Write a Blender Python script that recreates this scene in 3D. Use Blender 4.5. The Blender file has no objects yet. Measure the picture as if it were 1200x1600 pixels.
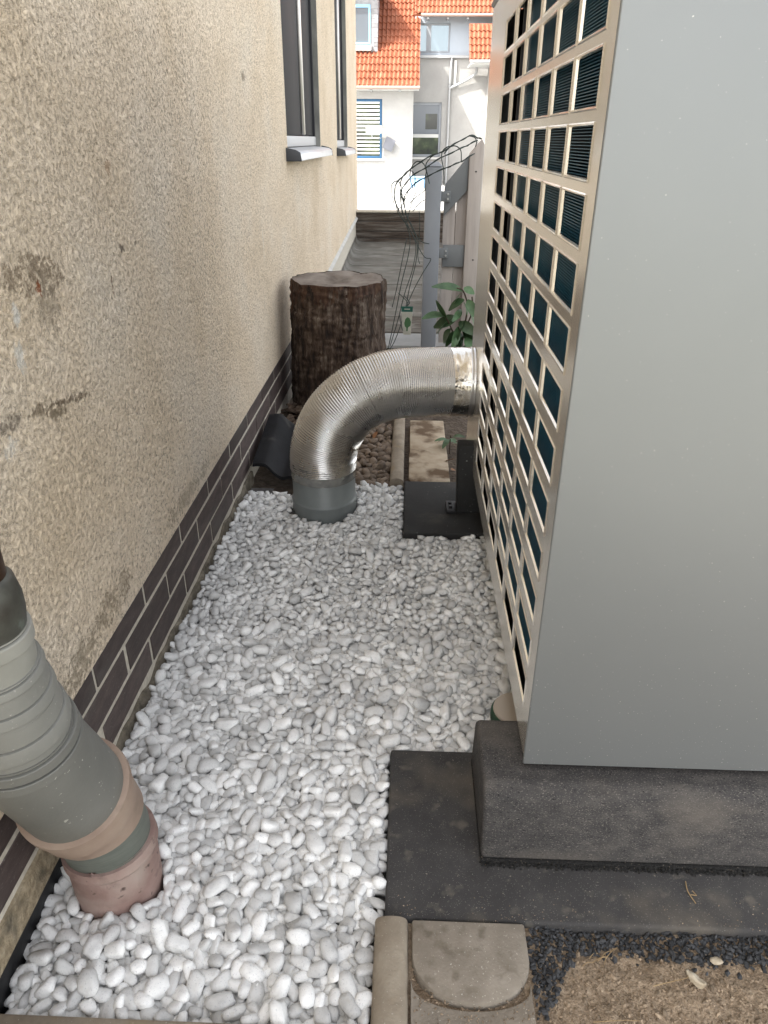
import bpy, bmesh, math, random
import numpy as np
from mathutils import Vector, Matrix, noise, kdtree

random.seed(11)
rng = np.random.default_rng(11)
scene = bpy.context.scene
col = scene.collection
PI = math.pi

# ------------------------------------------------------------------ camera
cam_data = bpy.data.cameras.new("camera")
cam_data.sensor_fit = 'VERTICAL'
cam_data.sensor_height = 36.0
cam_data.lens = 36.0 * 1127.4 / 1600.0
cam_data.clip_start = 0.05
cam_data.clip_end = 600.0
cam = bpy.data.objects.new("camera", cam_data)
col.objects.link(cam)
RX = Vector((0.99935, 0.0213, -0.0288))
YV = Vector((0.0354, -0.4584, 0.8881))
ZV = Vector((0.0057, -0.8885, -0.4588))
M3 = Matrix(((RX.x, -RX.y, -RX.z), (YV.x, -YV.y, -YV.z), (ZV.x, -ZV.y, -ZV.z)))
q = M3.to_quaternion(); q.normalize()
cam.matrix_world = Matrix.Translation((0, 0, 1.5)) @ q.to_matrix().to_4x4()
scene.camera = cam

# ------------------------------------------------------------------ light
SUN_EL = math.radians(46)
SUN_AZ = math.atan2(-0.89, -0.455)            # towards the sun: from the left and behind
world = bpy.data.worlds.new("World")
scene.world = world
world.use_nodes = True
wn = world.node_tree.nodes
sky = wn.new('ShaderNodeTexSky')
sky.sky_type = 'NISHITA'
sky.sun_disc = False
sky.sun_elevation = SUN_EL
sky.sun_rotation = SUN_AZ % (2 * PI)
sky.air_density = 1.0
sky.dust_density = 2.5
sky.ozone_density = 0.7
wn['Background'].inputs['Strength'].default_value = 0.15
# added warm grey mix for the unseen sky, takes most of its blue out
bw = wn.new('ShaderNodeRGBToBW'); grey_mix = wn.new('ShaderNodeMix'); grey_mix.data_type = 'RGBA'; tint = wn.new('ShaderNodeMix'); tint.data_type = 'RGBA'; tint.blend_type = 'MULTIPLY'
world.node_tree.links.new(sky.outputs[0], bw.inputs[0])
world.node_tree.links.new(bw.outputs[0], tint.inputs[6]); tint.inputs[0].default_value = 1.0; tint.inputs[7].default_value = (1.32, 1.29, 1.23, 1)
grey_mix.inputs[0].default_value = .78
world.node_tree.links.new(sky.outputs[0], grey_mix.inputs[6]); world.node_tree.links.new(tint.outputs[2], grey_mix.inputs[7])
world.node_tree.links.new(grey_mix.outputs[2], wn['Background'].inputs['Color'])
sun_data = bpy.data.lights.new("sun", 'SUN')
sun_data.energy = 2.0
sun_data.angle = math.radians(0.53)
sun_data.color = (1.0, 0.95, 0.87)
sun = bpy.data.objects.new("sun", sun_data)
col.objects.link(sun)
sdir = Vector((math.sin(SUN_AZ) * math.cos(SUN_EL), math.cos(SUN_AZ) * math.cos(SUN_EL), math.sin(SUN_EL)))
sun.rotation_euler = sdir.to_track_quat('Z', 'Y').to_euler()
sun.location = sdir * 30
scene.view_settings.view_transform = 'Standard'
scene.view_settings.look = 'None'
scene.view_settings.exposure = 2.42
scene.view_settings.gamma = 1.0
scene.view_settings.use_curve_mapping = False
scene.cycles.max_bounces = 10
scene.cycles.diffuse_bounces = 5
scene.cycles.glossy_bounces = 5
scene.cycles.caustics_reflective = False
scene.cycles.caustics_refractive = False

# ------------------------------------------------------------------ helpers
class MB:
    """collects geometry in world coordinates and links it as ONE mesh object"""
    def __init__(s):
        s.v = []; s.f = []; s.m = []
    def add(s, verts, faces, m=0):
        b = len(s.v)
        s.v.extend([tuple(p) for p in verts])
        s.f.extend([tuple(i + b for i in f) for f in faces])
        s.m.extend([m] * len(faces))
    def box(s, a, b, m=0, rot=None, taper=None):
        x0, y0, z0 = a; x1, y1, z1 = b
        vs = [Vector(p) for p in ((x0,y0,z0),(x1,y0,z0),(x1,y1,z0),(x0,y1,z0),(x0,y0,z1),(x1,y0,z1),(x1,y1,z1),(x0,y1,z1))]
        if rot is not None:
            c = Vector(((x0+x1)/2,(y0+y1)/2,(z0+z1)/2))
            vs = [c + rot @ (p - c) for p in vs]
        s.add(vs, [(0,3,2,1),(4,5,6,7),(0,1,5,4),(1,2,6,5),(2,3,7,6),(3,0,4,7)], m)
    def quad(s, a, b, c, d, m=0):
        s.add([a, b, c, d], [(0, 1, 2, 3)], m)
    def prism(s, poly, axis, lo, hi, m=0):
        """poly: 2D points, extruded along axis ('x','y','z')"""
        n = len(poly)
        def P(u, w, t):
            return {'x': (t, u, w), 'y': (u, t, w), 'z': (u, w, t)}[axis]
        vs = [P(u, w, lo) for u, w in poly] + [P(u, w, hi) for u, w in poly]
        fs = [tuple(range(n))[::-1], tuple(range(n, 2 * n))]
        fs += [(i, (i + 1) % n, n + (i + 1) % n, n + i) for i in range(n)]
        s.add(vs, fs, m)
    def tube(s, path, r, seg=12, caps=True, m=0, up=None):
        """r: number or list; rings perpendicular to the path"""
        pts = [Vector(p) for p in path]
        n = len(pts)
        rs = r if hasattr(r, '__len__') else [r] * n
        t0 = (pts[1] - pts[0]).normalized()
        ref = Vector((0, 0, 1)) if abs(t0.z) < .9 else Vector((1, 0, 0))
        u = t0.cross(ref).normalized()
        vs = []
        for i, p in enumerate(pts):
            if i == 0: t = pts[1] - pts[0]
            elif i == n - 1: t = pts[-1] - pts[-2]
            else:
                t = (pts[i+1] - pts[i]).normalized() + (pts[i] - pts[i-1]).normalized()
            if t.length < 1e-9: t = t0
            t = t.normalized()
            u = (u - t * u.dot(t))
            if u.length < 1e-6: u = t.orthogonal()
            u.normalize()
            w = t.cross(u)
            for k in range(seg):
                a = 2 * PI * k / seg
                vs.append(p + (u * math.cos(a) + w * math.sin(a)) * rs[i])
        fs = []
        for i in range(n - 1):
            for k in range(seg):
                a = i * seg + k; b = i * seg + (k + 1) % seg
                fs.append((a, b, b + seg, a + seg))
        if caps:
            fs.append(tuple(range(seg))[::-1])
            fs.append(tuple(range((n - 1) * seg, n * seg)))
        s.add(vs, fs, m)
    def build(s, name, mat, parent=None, smooth=False, bevel=0, bseg=2, angle=None):
        me = bpy.data.meshes.new(name)
        off = wloc(parent)
        me.from_pydata([(p[0]-off[0], p[1]-off[1], p[2]-off[2]) for p in s.v], [], s.f)
        mats = mat if isinstance(mat, (list, tuple)) else [mat]
        for mm in mats: me.materials.append(mm)
        if len(mats) > 1: me.polygons.foreach_set('material_index', s.m)
        if bevel or True:
            bm = bmesh.new(); bm.from_mesh(me)
            bmesh.ops.recalc_face_normals(bm, faces=bm.faces)
            if bevel:
                es = [e for e in bm.edges if len(e.link_faces) == 2 and e.calc_face_angle(0) > .5]
                bmesh.ops.bevel(bm, geom=es, offset=bevel, segments=bseg, profile=.5, affect='EDGES', clamp_overlap=True)
            bm.to_mesh(me); bm.free()
        if smooth or bevel:
            me.polygons.foreach_set('use_smooth', [True] * len(me.polygons))
            me.set_sharp_from_angle(angle=angle if angle else math.radians(40))
        o = bpy.data.objects.new(name, me)
        col.objects.link(o)
        if parent is not None: o.parent = parent
        return o

def wloc(o):
    p = Vector((0, 0, 0))
    while o is not None:
        p = p + o.location; o = o.parent
    return p

def thing(name, label, cat, loc=(0, 0, 0), group=None):
    o = bpy.data.objects.new(name, None)
    o.empty_display_size = .1
    o.location = loc
    col.objects.link(o)
    o['label'] = label; o['category'] = cat
    if group: o['group'] = group
    return o
def tag(o, label, cat, group=None):
    o['label'] = label; o['category'] = cat
    if group: o['group'] = group
    return o
def struct(o):
    o['kind'] = 'structure'; return o
def stuff(o, label=None):
    o['kind'] = 'stuff'
    if label: o['label'] = label
    return o
def link_copy(src, loc, parent, rot=None, scale=None, name=None):
    o = src.copy()
    if name: o.name = name
    col.objects.link(o)
    o.parent = parent
    o.location = Vector(loc) - wloc(parent)
    if rot is not None: o.rotation_euler = rot
    if scale is not None: o.scale = scale
    return o
def smooth_path(pts, n):
    """Catmull-Rom through pts"""
    P = [Vector(p) for p in pts]
    P = [P[0] * 2 - P[1]] + P + [P[-1] * 2 - P[-2]]
    out = []
    for i in range(1, len(P) - 2):
        for k in range(n):
            t = k / n
            a, b, c, d = P[i-1], P[i], P[i+1], P[i+2]
            out.append(.5 * ((2*b) + (c - a) * t + (2*a - 5*b + 4*c - d) * t*t + (3*b - a - 3*c + d) * t**3))
    out.append(P[-2])
    return out

# ------------------------------------------------------------------ materials
def mat(name, stops, scale=8.0, detail=4.0, rough=.75, metal=0.0, bump=0.0, bscale=None, bdetail=4.0, bdist=.004,
        stretch=(1, 1, 1), objrand=0.0, islrand=0.0, speckle=None, rough_var=0.0, dirt=None, spec=.4, coat=0.0, nrough=.55):
    m = bpy.data.materials.new(name)
    m.use_nodes = True
    nt = m.node_tree; N = nt.nodes; L = nt.links
    b = N['Principled BSDF']
    b.inputs['Roughness'].default_value = rough
    b.inputs['Metallic'].default_value = metal
    b.inputs['Specular IOR Level'].default_value = spec
    b.inputs['Coat Weight'].default_value = coat
    b.inputs['Coat Roughness'].default_value = .15
    geo = N.new('ShaderNodeNewGeometry')
    mp = N.new('ShaderNodeMapping'); mp.inputs['Scale'].default_value = stretch
    L.new(geo.outputs['Position'], mp.inputs['Vector'])
    vec = mp.outputs[0]
    n = N.new('ShaderNodeTexNoise'); n.inputs['Scale'].default_value = scale; n.inputs['Detail'].default_value = detail
    n.inputs['Roughness'].default_value = nrough
    L.new(vec, n.inputs['Vector'])
    r = N.new('ShaderNodeValToRGB')
    els = r.color_ramp.elements
    stops = stops if isinstance(stops, list) else [(0.0, stops), (1.0, stops)]
    while len(els) < len(stops): els.new(.5)
    for e, (p, c) in zip(els, stops):
        e.position = p; e.color = (c[0], c[1], c[2], 1)
    L.new(n.outputs['Fac'], r.inputs['Fac'])
    c = r.outputs['Color']
    def mix(fac, ca, colr, blend='MIX'):
        x = N.new('ShaderNodeMix'); x.data_type = 'RGBA'; x.blend_type = blend
        if hasattr(fac, 'links'): L.new(fac, x.inputs[0])
        else: x.inputs[0].default_value = fac
        L.new(ca, x.inputs[6])
        if hasattr(colr, 'links'): L.new(colr, x.inputs[7])
        else: x.inputs[7].default_value = (*colr, 1)
        return x.outputs[2]
    def noise_mask(sc, lo, hi, det=3.0, off=0.0):
        nn = N.new('ShaderNodeTexNoise'); nn.inputs['Scale'].default_value = sc; nn.inputs['Detail'].default_value = det
        if off:
            m2 = N.new('ShaderNodeMapping'); m2.inputs['Location'].default_value = (off, off*.7, off*.3)
            L.new(vec, m2.inputs[0]); L.new(m2.outputs[0], nn.inputs['Vector'])
        else: L.new(vec, nn.inputs['Vector'])
        mr = N.new('ShaderNodeMapRange'); mr.inputs[1].default_value = lo; mr.inputs[2].default_value = hi
        L.new(nn.outputs['Fac'], mr.inputs[0])
        return mr.outputs[0]
    if speckle:
        for (sc, lo, hi, colr) in speckle:
            c = mix(noise_mask(sc, lo, hi, 2.0, 5.3), c, colr)
    if dirt:
        for (sc, lo, hi, colr) in dirt:
            c = mix(noise_mask(sc, lo, hi, 5.0, 2.1), c, colr)
    if objrand or islrand:
        hsv = N.new('ShaderNodeHueSaturation')
        mr = N.new('ShaderNodeMapRange')
        k = objrand or islrand
        mr.inputs[3].default_value = 1 - k; mr.inputs[4].default_value = 1 + k * .6
        if objrand:
            oi = N.new('ShaderNodeObjectInfo'); L.new(oi.outputs['Random'], mr.inputs[0])
        else: L.new(geo.outputs['Random Per Island'], mr.inputs[0])
        L.new(mr.outputs[0], hsv.inputs['Value'])
        L.new(c, hsv.inputs['Color']); c = hsv.outputs[0]
    L.new(c, b.inputs['Base Color'])
    if rough_var:
        mr = N.new('ShaderNodeMapRange'); mr.inputs[3].default_value = max(0.02, rough - rough_var); mr.inputs[4].default_value = min(1, rough + rough_var)
        L.new(noise_mask(scale * .7, .3, .7, 4.0, 9.1), mr.inputs[0]); L.new(mr.outputs[0], b.inputs['Roughness'])
    if bump:
        bn = N.new('ShaderNodeTexNoise'); bn.inputs['Scale'].default_value = bscale or scale; bn.inputs['Detail'].default_value = bdetail
        L.new(vec, bn.inputs['Vector'])
        bp = N.new('ShaderNodeBump'); bp.inputs['Strength'].default_value = bump; bp.inputs['Distance'].default_value = bdist
        L.new(bn.outputs['Fac'], bp.inputs['Height']); L.new(bp.outputs[0], b.inputs['Normal'])
    m['_c'] = 1
    return m

def plaster_material():
    """rough cast render: grains and pits in relief, stains where the wall has them"""
    m = mat('rough_plaster', [(0.25, (.73, .59, .425)), (.5, (.82, .685, .525)), (.75, (.84, .735, .60))], scale=2.2, detail=5, rough=.9, spec=.2)
    nt = m.node_tree; N = nt.nodes; L = nt.links; b = N['Principled BSDF']
    geo = [n for n in N if n.type == 'NEW_GEOMETRY'][0]
    c = b.inputs['Base Color'].links[0].from_socket
    def noise_(sc, det, r=.55, dist=0.0):
        n = N.new('ShaderNodeTexNoise'); n.inputs['Scale'].default_value = sc; n.inputs['Detail'].default_value = det
        n.inputs['Roughness'].default_value = r; n.inputs['Distortion'].default_value = dist
        L.new(geo.outputs['Position'], n.inputs['Vector']); return n.outputs['Fac']
    def rng_(x, a, b_, c_=0., d=1.):
        n = N.new('ShaderNodeMapRange'); n.interpolation_type = 'SMOOTHSTEP'
        for i, v in enumerate((a, b_, c_, d)): n.inputs[i + 1].default_value = v
        L.new(x, n.inputs[0]); return n.outputs[0]
    def math_(op, a, b_):
        n = N.new('ShaderNodeMath'); n.operation = op
        for i, v in enumerate((a, b_)):
            if hasattr(v, 'links'): L.new(v, n.inputs[i])
            else: n.inputs[i].default_value = v
        return n.outputs[0]
    def mix(fac, ca, colr, blend='MIX'):
        x = N.new('ShaderNodeMix'); x.data_type = 'RGBA'; x.blend_type = blend
        L.new(fac, x.inputs[0]); L.new(ca, x.inputs[6]); x.inputs[7].default_value = (*colr, 1)
        return x.outputs[2]
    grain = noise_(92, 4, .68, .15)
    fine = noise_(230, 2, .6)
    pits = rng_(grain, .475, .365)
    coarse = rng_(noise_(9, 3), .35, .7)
    # shade of the pits painted into the render colour, stronger in patches
    pit_shade = math_('MULTIPLY', pits, rng_(noise_(1.3, 3), .25, .7, .34, .62))
    c = mix(pit_shade, c, (.25, .195, .135))
    c = mix(rng_(fine, .62, .78, 0, .5), c, (.80, .74, .62))
    # separate stains: (y, z, radius y, radius z, colour, strength)
    sep = N.new('ShaderNodeSeparateXYZ'); L.new(geo.outputs['Position'], sep.inputs[0])
    wob = noise_(14, 4); wob2 = noise_(60, 3)
    def stain(y, z, ry, rz, colr, st, tilt=0.0):
        nonlocal c
        dy = math_('SUBTRACT', sep.outputs[1], y); dz = math_('SUBTRACT', sep.outputs[2], z)
        if tilt: dz = math_('SUBTRACT', dz, math_('MULTIPLY', dy, tilt))
        d = math_('ADD', math_('POWER', math_('DIVIDE', dy, ry), 2.0), math_('POWER', math_('DIVIDE', dz, rz), 2.0))
        d = math_('ADD', d, math_('MULTIPLY', math_('SUBTRACT', wob, .5), 3.2))
        d = math_('ADD', d, math_('MULTIPLY', math_('SUBTRACT', wob2, .5), 3.4))
        d = math_('ADD', d, math_('MULTIPLY', math_('SUBTRACT', grain, .5), 2.6))
        c = mix(rng_(d, 1.25, -.1, 0, st), c, colr)
    stain(1.52, 1.245, .13, .042, (.24, .18, .12), .75, -.1)
    stain(1.56, 1.19, .05, .06, (.33, .27, .20), .6)
    stain(1.528, 1.222, .012, .022, (.30, .09, .03), .9)
    stain(1.46, .975, .10, .02, (.22, .17, .11), .8, -.28)
    stain(1.57, .965, .09, .012, (.20, .15, .10), .85, -.2)
    stain(1.30, 1.0, .05, .02, (.16, .13, .10), .7)
    stain(2.02, 1.236, .022, .012, (.15, .12, .09), .85)
    stain(2.14, 1.236, .03, .008, (.17, .14, .10), .7, .1)
    stain(1.92, 1.151, .007, .03, (.16, .09, .05), .85)
    stain(2.35, 1.526, .03, .016, (.20, .14, .09), .6)
    stain(3.79, 1.75, .05, .018, (.22, .17, .12), .7)
    stain(2.01, 1.43, .02, .02, (.36, .20, .10), .5)
    stain(1.418, 1.19, .016, .025, (.86, .83, .76), .8)
    stain(1.395, 1.114, .022, .035, (.86, .83, .76), .7)
    stain(1.29, .955, .03, .025, (.86, .83, .76), .6)
    stain(4.0, 1.02, .012, .13, (.80, .75, .66), .6)
    stain(1.60, .40, .16, .05, (.22, .17, .11), .55)
    stain(2.3, .37, .3, .035, (.30, .24, .16), .5)
    stain(1.35, .36, .12, .05, (.26, .21, .14), .6)
    L.new(c, b.inputs['Base Color'])
    h = math_('ADD', math_('MULTIPLY', rng_(grain, .25, .62), 1.0), math_('MULTIPLY', fine, .35))
    h = math_('ADD', h, math_('MULTIPLY', coarse, .35))
    bp = N.new('ShaderNodeBump'); bp.inputs['Strength'].default_value = .85; bp.inputs['Distance'].default_value = .008
    L.new(h, bp.inputs['Height']); L.new(bp.outputs[0], b.inputs['Normal'])
    return m

M = {}
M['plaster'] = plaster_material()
M['brick'] = mat('dark_clinker', [(.3, (.050, .037, .034)), (.55, (.074, .054, .050)), (.8, (.112, .083, .074))], scale=40, detail=6, rough=.6,
                 bump=.4, bscale=160, bdist=.002, objrand=.28, speckle=[(300, .66, .74, (.16, .14, .13))], stretch=(1, .35, 1), dirt=[(6, .58, .75, (.11, .095, .085))])
M['mortar'] = mat('grey_mortar', [(.3, (.44, .40, .33)), (.7, (.60, .555, .475))], scale=60, detail=6, rough=.95, bump=.6, bscale=180, bdist=.003)
M['mortar_band'] = mat('sandy_mortar_band', [(.3, (.20, .155, .10)), (.5, (.31, .25, .165)), (.75, (.40, .335, .24))], scale=45, detail=8, rough=.95, bump=.9, bscale=90, bdist=.008,
                       dirt=[(9, .5, .62, (.10, .085, .06))])
M['mortar_skirt'] = mat('grimy_mortar', [(.3, (.075, .062, .046)), (.5, (.14, .12, .09)), (.75, (.23, .20, .155))], scale=30, detail=9, rough=.95, bump=.9, bscale=90, bdist=.008)
M['membrane'] = mat('black_membrane', (.012, .012, .013), rough=.5, bump=.3, bscale=50)
M['pebble'] = mat('white_marble_pebble', [(.25, (.60, .595, .58)), (.45, (.715, .71, .695)), (.7, (.79, .785, .765))], scale=42, detail=8, rough=.65,
                  bump=.5, bscale=210, bdist=.0016, islrand=.32, spec=.3, speckle=[(330, .60, .76, (.46, .46, .475))], dirt=[(30, .66, .82, (.60, .57, .52))])
M['pebble_single'] = mat('white_marble_single', [(.25, (.60, .595, .58)), (.45, (.715, .71, .695)), (.7, (.79, .785, .765))], scale=42, detail=8, rough=.65,
                  bump=.5, bscale=210, bdist=.0016, objrand=.32, spec=.3, speckle=[(330, .60, .76, (.46, .46, .475))], dirt=[(30, .66, .82, (.60, .57, .52))])
M['gravel_base'] = mat('gravel_bed_base', [(.3, (.10, .095, .09)), (.7, (.20, .19, .185))], scale=60, rough=.95)
M['charcoal'] = mat('charcoal_concrete', [(.25, (.030, .029, .029)), (.5, (.044, .042, .042)), (.8, (.064, .061, .058))], scale=9, detail=9, rough=.82, bump=.45, bscale=220, bdist=.002, rough_var=.1,
                    speckle=[(420, .66, .72, (.20, .19, .17)), (140, .70, .75, (.19, .17, .14))], dirt=[(4, .52, .78, (.15, .128, .10)), (22, .60, .78, (.12, .108, .09))], spec=.35)
M['charcoal_dark'] = mat('black_concrete', [(.25, (.014, .014, .014)), (.5, (.020, .020, .020)), (.8, (.032, .031, .030))], scale=9, detail=8, rough=.75, bump=.4, bscale=200, bdist=.002,
                    speckle=[(120, .72, .75, (.25, .25, .24))], dirt=[(7, .62, .82, (.05, .046, .04))])
M['rubber_block'] = mat('grey_granular_block', [(.25, (.028, .027, .027)), (.5, (.046, .043, .042)), (.8, (.080, .074, .068))], scale=34, detail=10, rough=.85, bump=.7, bscale=190, bdist=.003,
                    stretch=(.6, 1, 1.3), speckle=[(420, .58, .70, (.16, .145, .128)), (260, .64, .68, (.012, .012, .012))], dirt=[(5, .55, .8, (.12, .105, .09))])
M['rubber'] = mat('granular_rubber', [(.35, (.008, .008, .008)), (.6, (.022, .021, .02))], scale=220, rough=.9, bump=1.0, bscale=260, bdist=.006, speckle=[(200, .64, .7, (.12, .1, .08))])
M['unit_grey'] = mat('satin_grey_sheet', [(.3, (.225, .235, .237)), (.7, (.243, .253, .255))], scale=1.2, rough=.46, metal=.45, bump=.05, bscale=700, bdist=.001,
                     speckle=[(130, .785, .795, (.2, .18, .16))])
def dust(m, zlim, colr):
    nt = m.node_tree; N = nt.nodes; L = nt.links; b = N['Principled BSDF']
    geo = [n for n in N if n.type == 'NEW_GEOMETRY'][0]
    c = b.inputs['Base Color'].links[0].from_socket
    sep = N.new('ShaderNodeSeparateXYZ'); L.new(geo.outputs['Position'], sep.inputs[0])
    mz = N.new('ShaderNodeMapRange'); mz.inputs[1].default_value = zlim; mz.inputs[2].default_value = .25; mz.inputs[3].default_value = 0; mz.inputs[4].default_value = .045
    L.new(sep.outputs[2], mz.inputs[0])
    n = N.new('ShaderNodeTexNoise'); n.inputs['Scale'].default_value = 210; n.inputs['Detail'].default_value = 1; L.new(geo.outputs['Position'], n.inputs['Vector'])
    ad = N.new('ShaderNodeMath'); L.new(n.outputs['Fac'], ad.inputs[0]); L.new(mz.outputs[0], ad.inputs[1])
    mr = N.new('ShaderNodeMapRange'); mr.inputs[1].default_value = .755; mr.inputs[2].default_value = .80; L.new(ad.outputs[0], mr.inputs[0])
    x = N.new('ShaderNodeMix'); x.data_type = 'RGBA'; L.new(mr.outputs[0], x.inputs[0]); L.new(c, x.inputs[6]); x.inputs[7].default_value = (*colr, 1)
    L.new(x.outputs[2], b.inputs['Base Color'])
dust(M['unit_grey'], .95, (.55, .54, .51))
M['grille'] = mat('polished_sheet', [(.3, (.82, .775, .70)), (.7, (.86, .815, .745))], scale=3, rough=.24, metal=.8, bump=.06, bscale=16, bdist=.004)
M['fin'] = mat('teal_fin', [(.3, (.026, .135, .225)), (.7, (.04, .175, .28))], scale=20, rough=.4, metal=.3)
M['fin_back'] = mat('dark_teal', (.006, .03, .045), rough=.6)
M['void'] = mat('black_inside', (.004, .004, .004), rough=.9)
M['dark_metal'] = mat('dark_metal', (.03, .03, .032), rough=.45, metal=.4)
M['alu'] = mat('flex_aluminium', [(.3, (.50, .49, .475)), (.7, (.57, .56, .545))], scale=14, detail=5, rough=.28, metal=1.0, rough_var=.08)
M['tape'] = mat('foil_tape', [(.3, (.70, .67, .60)), (.7, (.82, .80, .76))], scale=30, rough=.14, metal=1.0, bump=.25, bscale=30, bdetail=2, bdist=.01)
M['tape_dark'] = mat('clear_tape_over_pipe', [(.3, (.20, .205, .20)), (.7, (.34, .335, .31))], scale=24, rough=.14, metal=.5, bump=.5, bscale=40, bdetail=2, bdist=.012, coat=.6)
M['grey_pipe'] = mat('grey_plastic_pipe', [(.3, (.150, .165, .165)), (.7, (.18, .195, .192))], scale=10, detail=6, rough=.38, dirt=[(8, .6, .8, (.22, .23, .22))], bump=.08, bscale=90)
M['grey_sleeve'] = mat('weathered_grey_plastic', [(.25, (.165, .163, .147)), (.5, (.205, .202, .183)), (.8, (.25, .245, .22))], scale=6, detail=8, rough=.6, bump=.15, bscale=120, dirt=[(13, .62, .8, (.27, .26, .225))],
                       speckle=[(190, .72, .76, (.40, .39, .35))])
M['grey_light'] = mat('pale_grey_plastic', [(.25, (.21, .205, .18)), (.5, (.27, .265, .235)), (.8, (.32, .31, .28))], scale=7, detail=8, rough=.65, bump=.15, bscale=120, dirt=[(10, .6, .8, (.20, .19, .15))])
M['grey_dark'] = mat('dark_grey_pipe', [(.25, (.125, .124, .112)), (.5, (.155, .153, .138)), (.8, (.185, .182, .165))], scale=6, detail=8, rough=.55, bump=.12, bscale=120, speckle=[(120, .71, .74, (.36, .35, .31)), (28, .72, .735, (.4, .39, .34))], dirt=[(7, .62, .8, (.15, .145, .125))])
M['beige_ring'] = mat('beige_rubber_coupling', [(.25, (.235, .165, .125)), (.5, (.30, .22, .17)), (.8, (.35, .27, .21))], scale=12, detail=7, rough=.6, bump=.15, bscale=100, dirt=[(14, .6, .8, (.20, .15, .11))])
M['green_ring'] = mat('greenish_pipe_end', [(.25, (.095, .105, .09)), (.6, (.13, .14, .12))], scale=30, detail=6, rough=.6, stretch=(.4, .4, 3), bump=.2, bscale=90)
M['terracotta'] = mat('weathered_terracotta', [(.25, (.20, .125, .105)), (.5, (.275, .182, .157)), (.8, (.34, .245, .215))], scale=14, detail=8, rough=.75, bump=.3, bscale=90, dirt=[(16, .55, .68, (.14, .085, .07)), (7, .52, .72, (.36, .29, .25)), (40, .64, .7, (.09, .06, .05))])
M['copper'] = mat('oxidised_copper', [(.25, (.045, .026, .018)), (.55, (.085, .05, .034)), (.8, (.12, .085, .06))], scale=18, detail=7, rough=.45, metal=.7, stretch=(1, 1, .3))
M['copper_patina'] = mat('patinated_collar', [(.3, (.05, .045, .038)), (.55, (.085, .085, .072)), (.75, (.20, .24, .21))], scale=20, detail=7, rough=.5, metal=.4)
M['bark'] = mat('pine_bark', [(.32, (.014, .009, .007)), (.46, (.045, .028, .019)), (.58, (.10, .07, .052)), (.72, (.22, .185, .15))], scale=19, detail=8, rough=.92, bump=.9, bscale=60, bdist=.012, stretch=(1.7, 1.7, .40))
M['bark_red'] = mat('bare_red_bark', [(.3, (.022, .012, .009)), (.5, (.055, .027, .016)), (.75, (.14, .085, .055))], scale=22, detail=8, rough=.85, bump=.8, bscale=50, bdist=.008, stretch=(1.6, 1.6, .3))
M['cut_wood'] = mat('grey_cut_wood', [(.3, (.10, .08, .065)), (.5, (.19, .16, .135)), (.75, (.27, .24, .21))], scale=9, detail=9, rough=.9, bump=.4, bscale=70, bdist=.004, stretch=(1, .5, 1))
M['roof_tile'] = mat('black_roof_tile', [(.3, (.009, .009, .010)), (.7, (.016, .016, .018))], scale=12, detail=6, rough=.75, spec=.2, bump=.2, bscale=130, dirt=[(8, .6, .85, (.075, .07, .065))])
M['old_stone'] = mat('brown_grey_concrete', [(.25, (.165, .130, .095)), (.5, (.25, .208, .158)), (.75, (.33, .285, .222))], scale=14, detail=9, rough=.9, bump=.5, bscale=170, bdist=.003, dirt=[(9, .57, .72, (.26, .195, .115)), (4, .6, .8, (.10, .08, .06))], speckle=[(260, .69, .73, (.42, .39, .34))])
M['old_stone_grey'] = mat('grey_brown_paver', [(.25, (.155, .132, .105)), (.5, (.235, .203, .165)), (.75, (.30, .265, .222))], scale=12, detail=9, rough=.9, bump=.5, bscale=170, bdist=.003, dirt=[(3.2, .56, .75, (.30, .225, .135)), (30, .55, .7, (.16, .135, .105))], speckle=[(260, .67, .73, (.46, .43, .38)), (30, .72, .75, (.36, .34, .30))])
M['sandy_paver'] = mat('sandy_paver', [(.25, (.27, .205, .14)), (.5, (.41, .335, .245)), (.75, (.49, .42, .33))], scale=11, detail=8, rough=.95, bump=.5, bscale=120, dirt=[(7, .5, .62, (.13, .085, .05))])
M['soil'] = mat('dry_brown_soil', [(.25, (.165, .117, .076)), (.45, (.27, .202, .138)), (.65, (.36, .28, .20)), (.85, (.46, .375, .28))], scale=75, detail=12, rough=.98, bump=1.0, bscale=190, bdetail=8, bdist=.008, dirt=[(5, .5, .75, (.115, .08, .052))], nrough=.65)
M['soil_far'] = mat('dark_soil', [(.3, (.05, .036, .026)), (.7, (.13, .10, .075))], scale=30, detail=10, rough=.98, bump=.8, bscale=60, bdist=.02)
M['chip'] = mat('basalt_chip', [(.3, (.022, .023, .025)), (.7, (.055, .056, .06))], scale=120, rough=.7, islrand=.5)
M['crumb'] = mat('soil_crumb', [(.3, (.16, .115, .075)), (.7, (.36, .28, .20))], scale=90, rough=.98, islrand=.45)
M['brown_stone'] = mat('brown_stone', [(.25, (.105, .073, .052)), (.5, (.19, .145, .108)), (.75, (.27, .215, .165))], scale=20, detail=6, rough=.85, objrand=.4, bump=.4, bscale=120)
M['brown_stone_mass'] = mat('brown_stone_mass', [(.25, (.105, .073, .052)), (.5, (.18, .135, .10)), (.75, (.25, .20, .15))], scale=20, detail=6, rough=.85, islrand=.4, bump=.4, bscale=120)
M['barkchip'] = mat('bark_chip', [(.3, (.055, .036, .024)), (.6, (.12, .085, .06)), (.8, (.20, .155, .115))], scale=30, detail=6, rough=.9, objrand=.4, bump=.5, bscale=90, stretch=(1, 1, 3))
M['pale_stone'] = mat('pale_lump', [(.3, (.30, .24, .165)), (.6, (.52, .46, .36)), (.8, (.66, .61, .52))], scale=35, detail=6, rough=.85, bump=.5, bscale=90)
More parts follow.
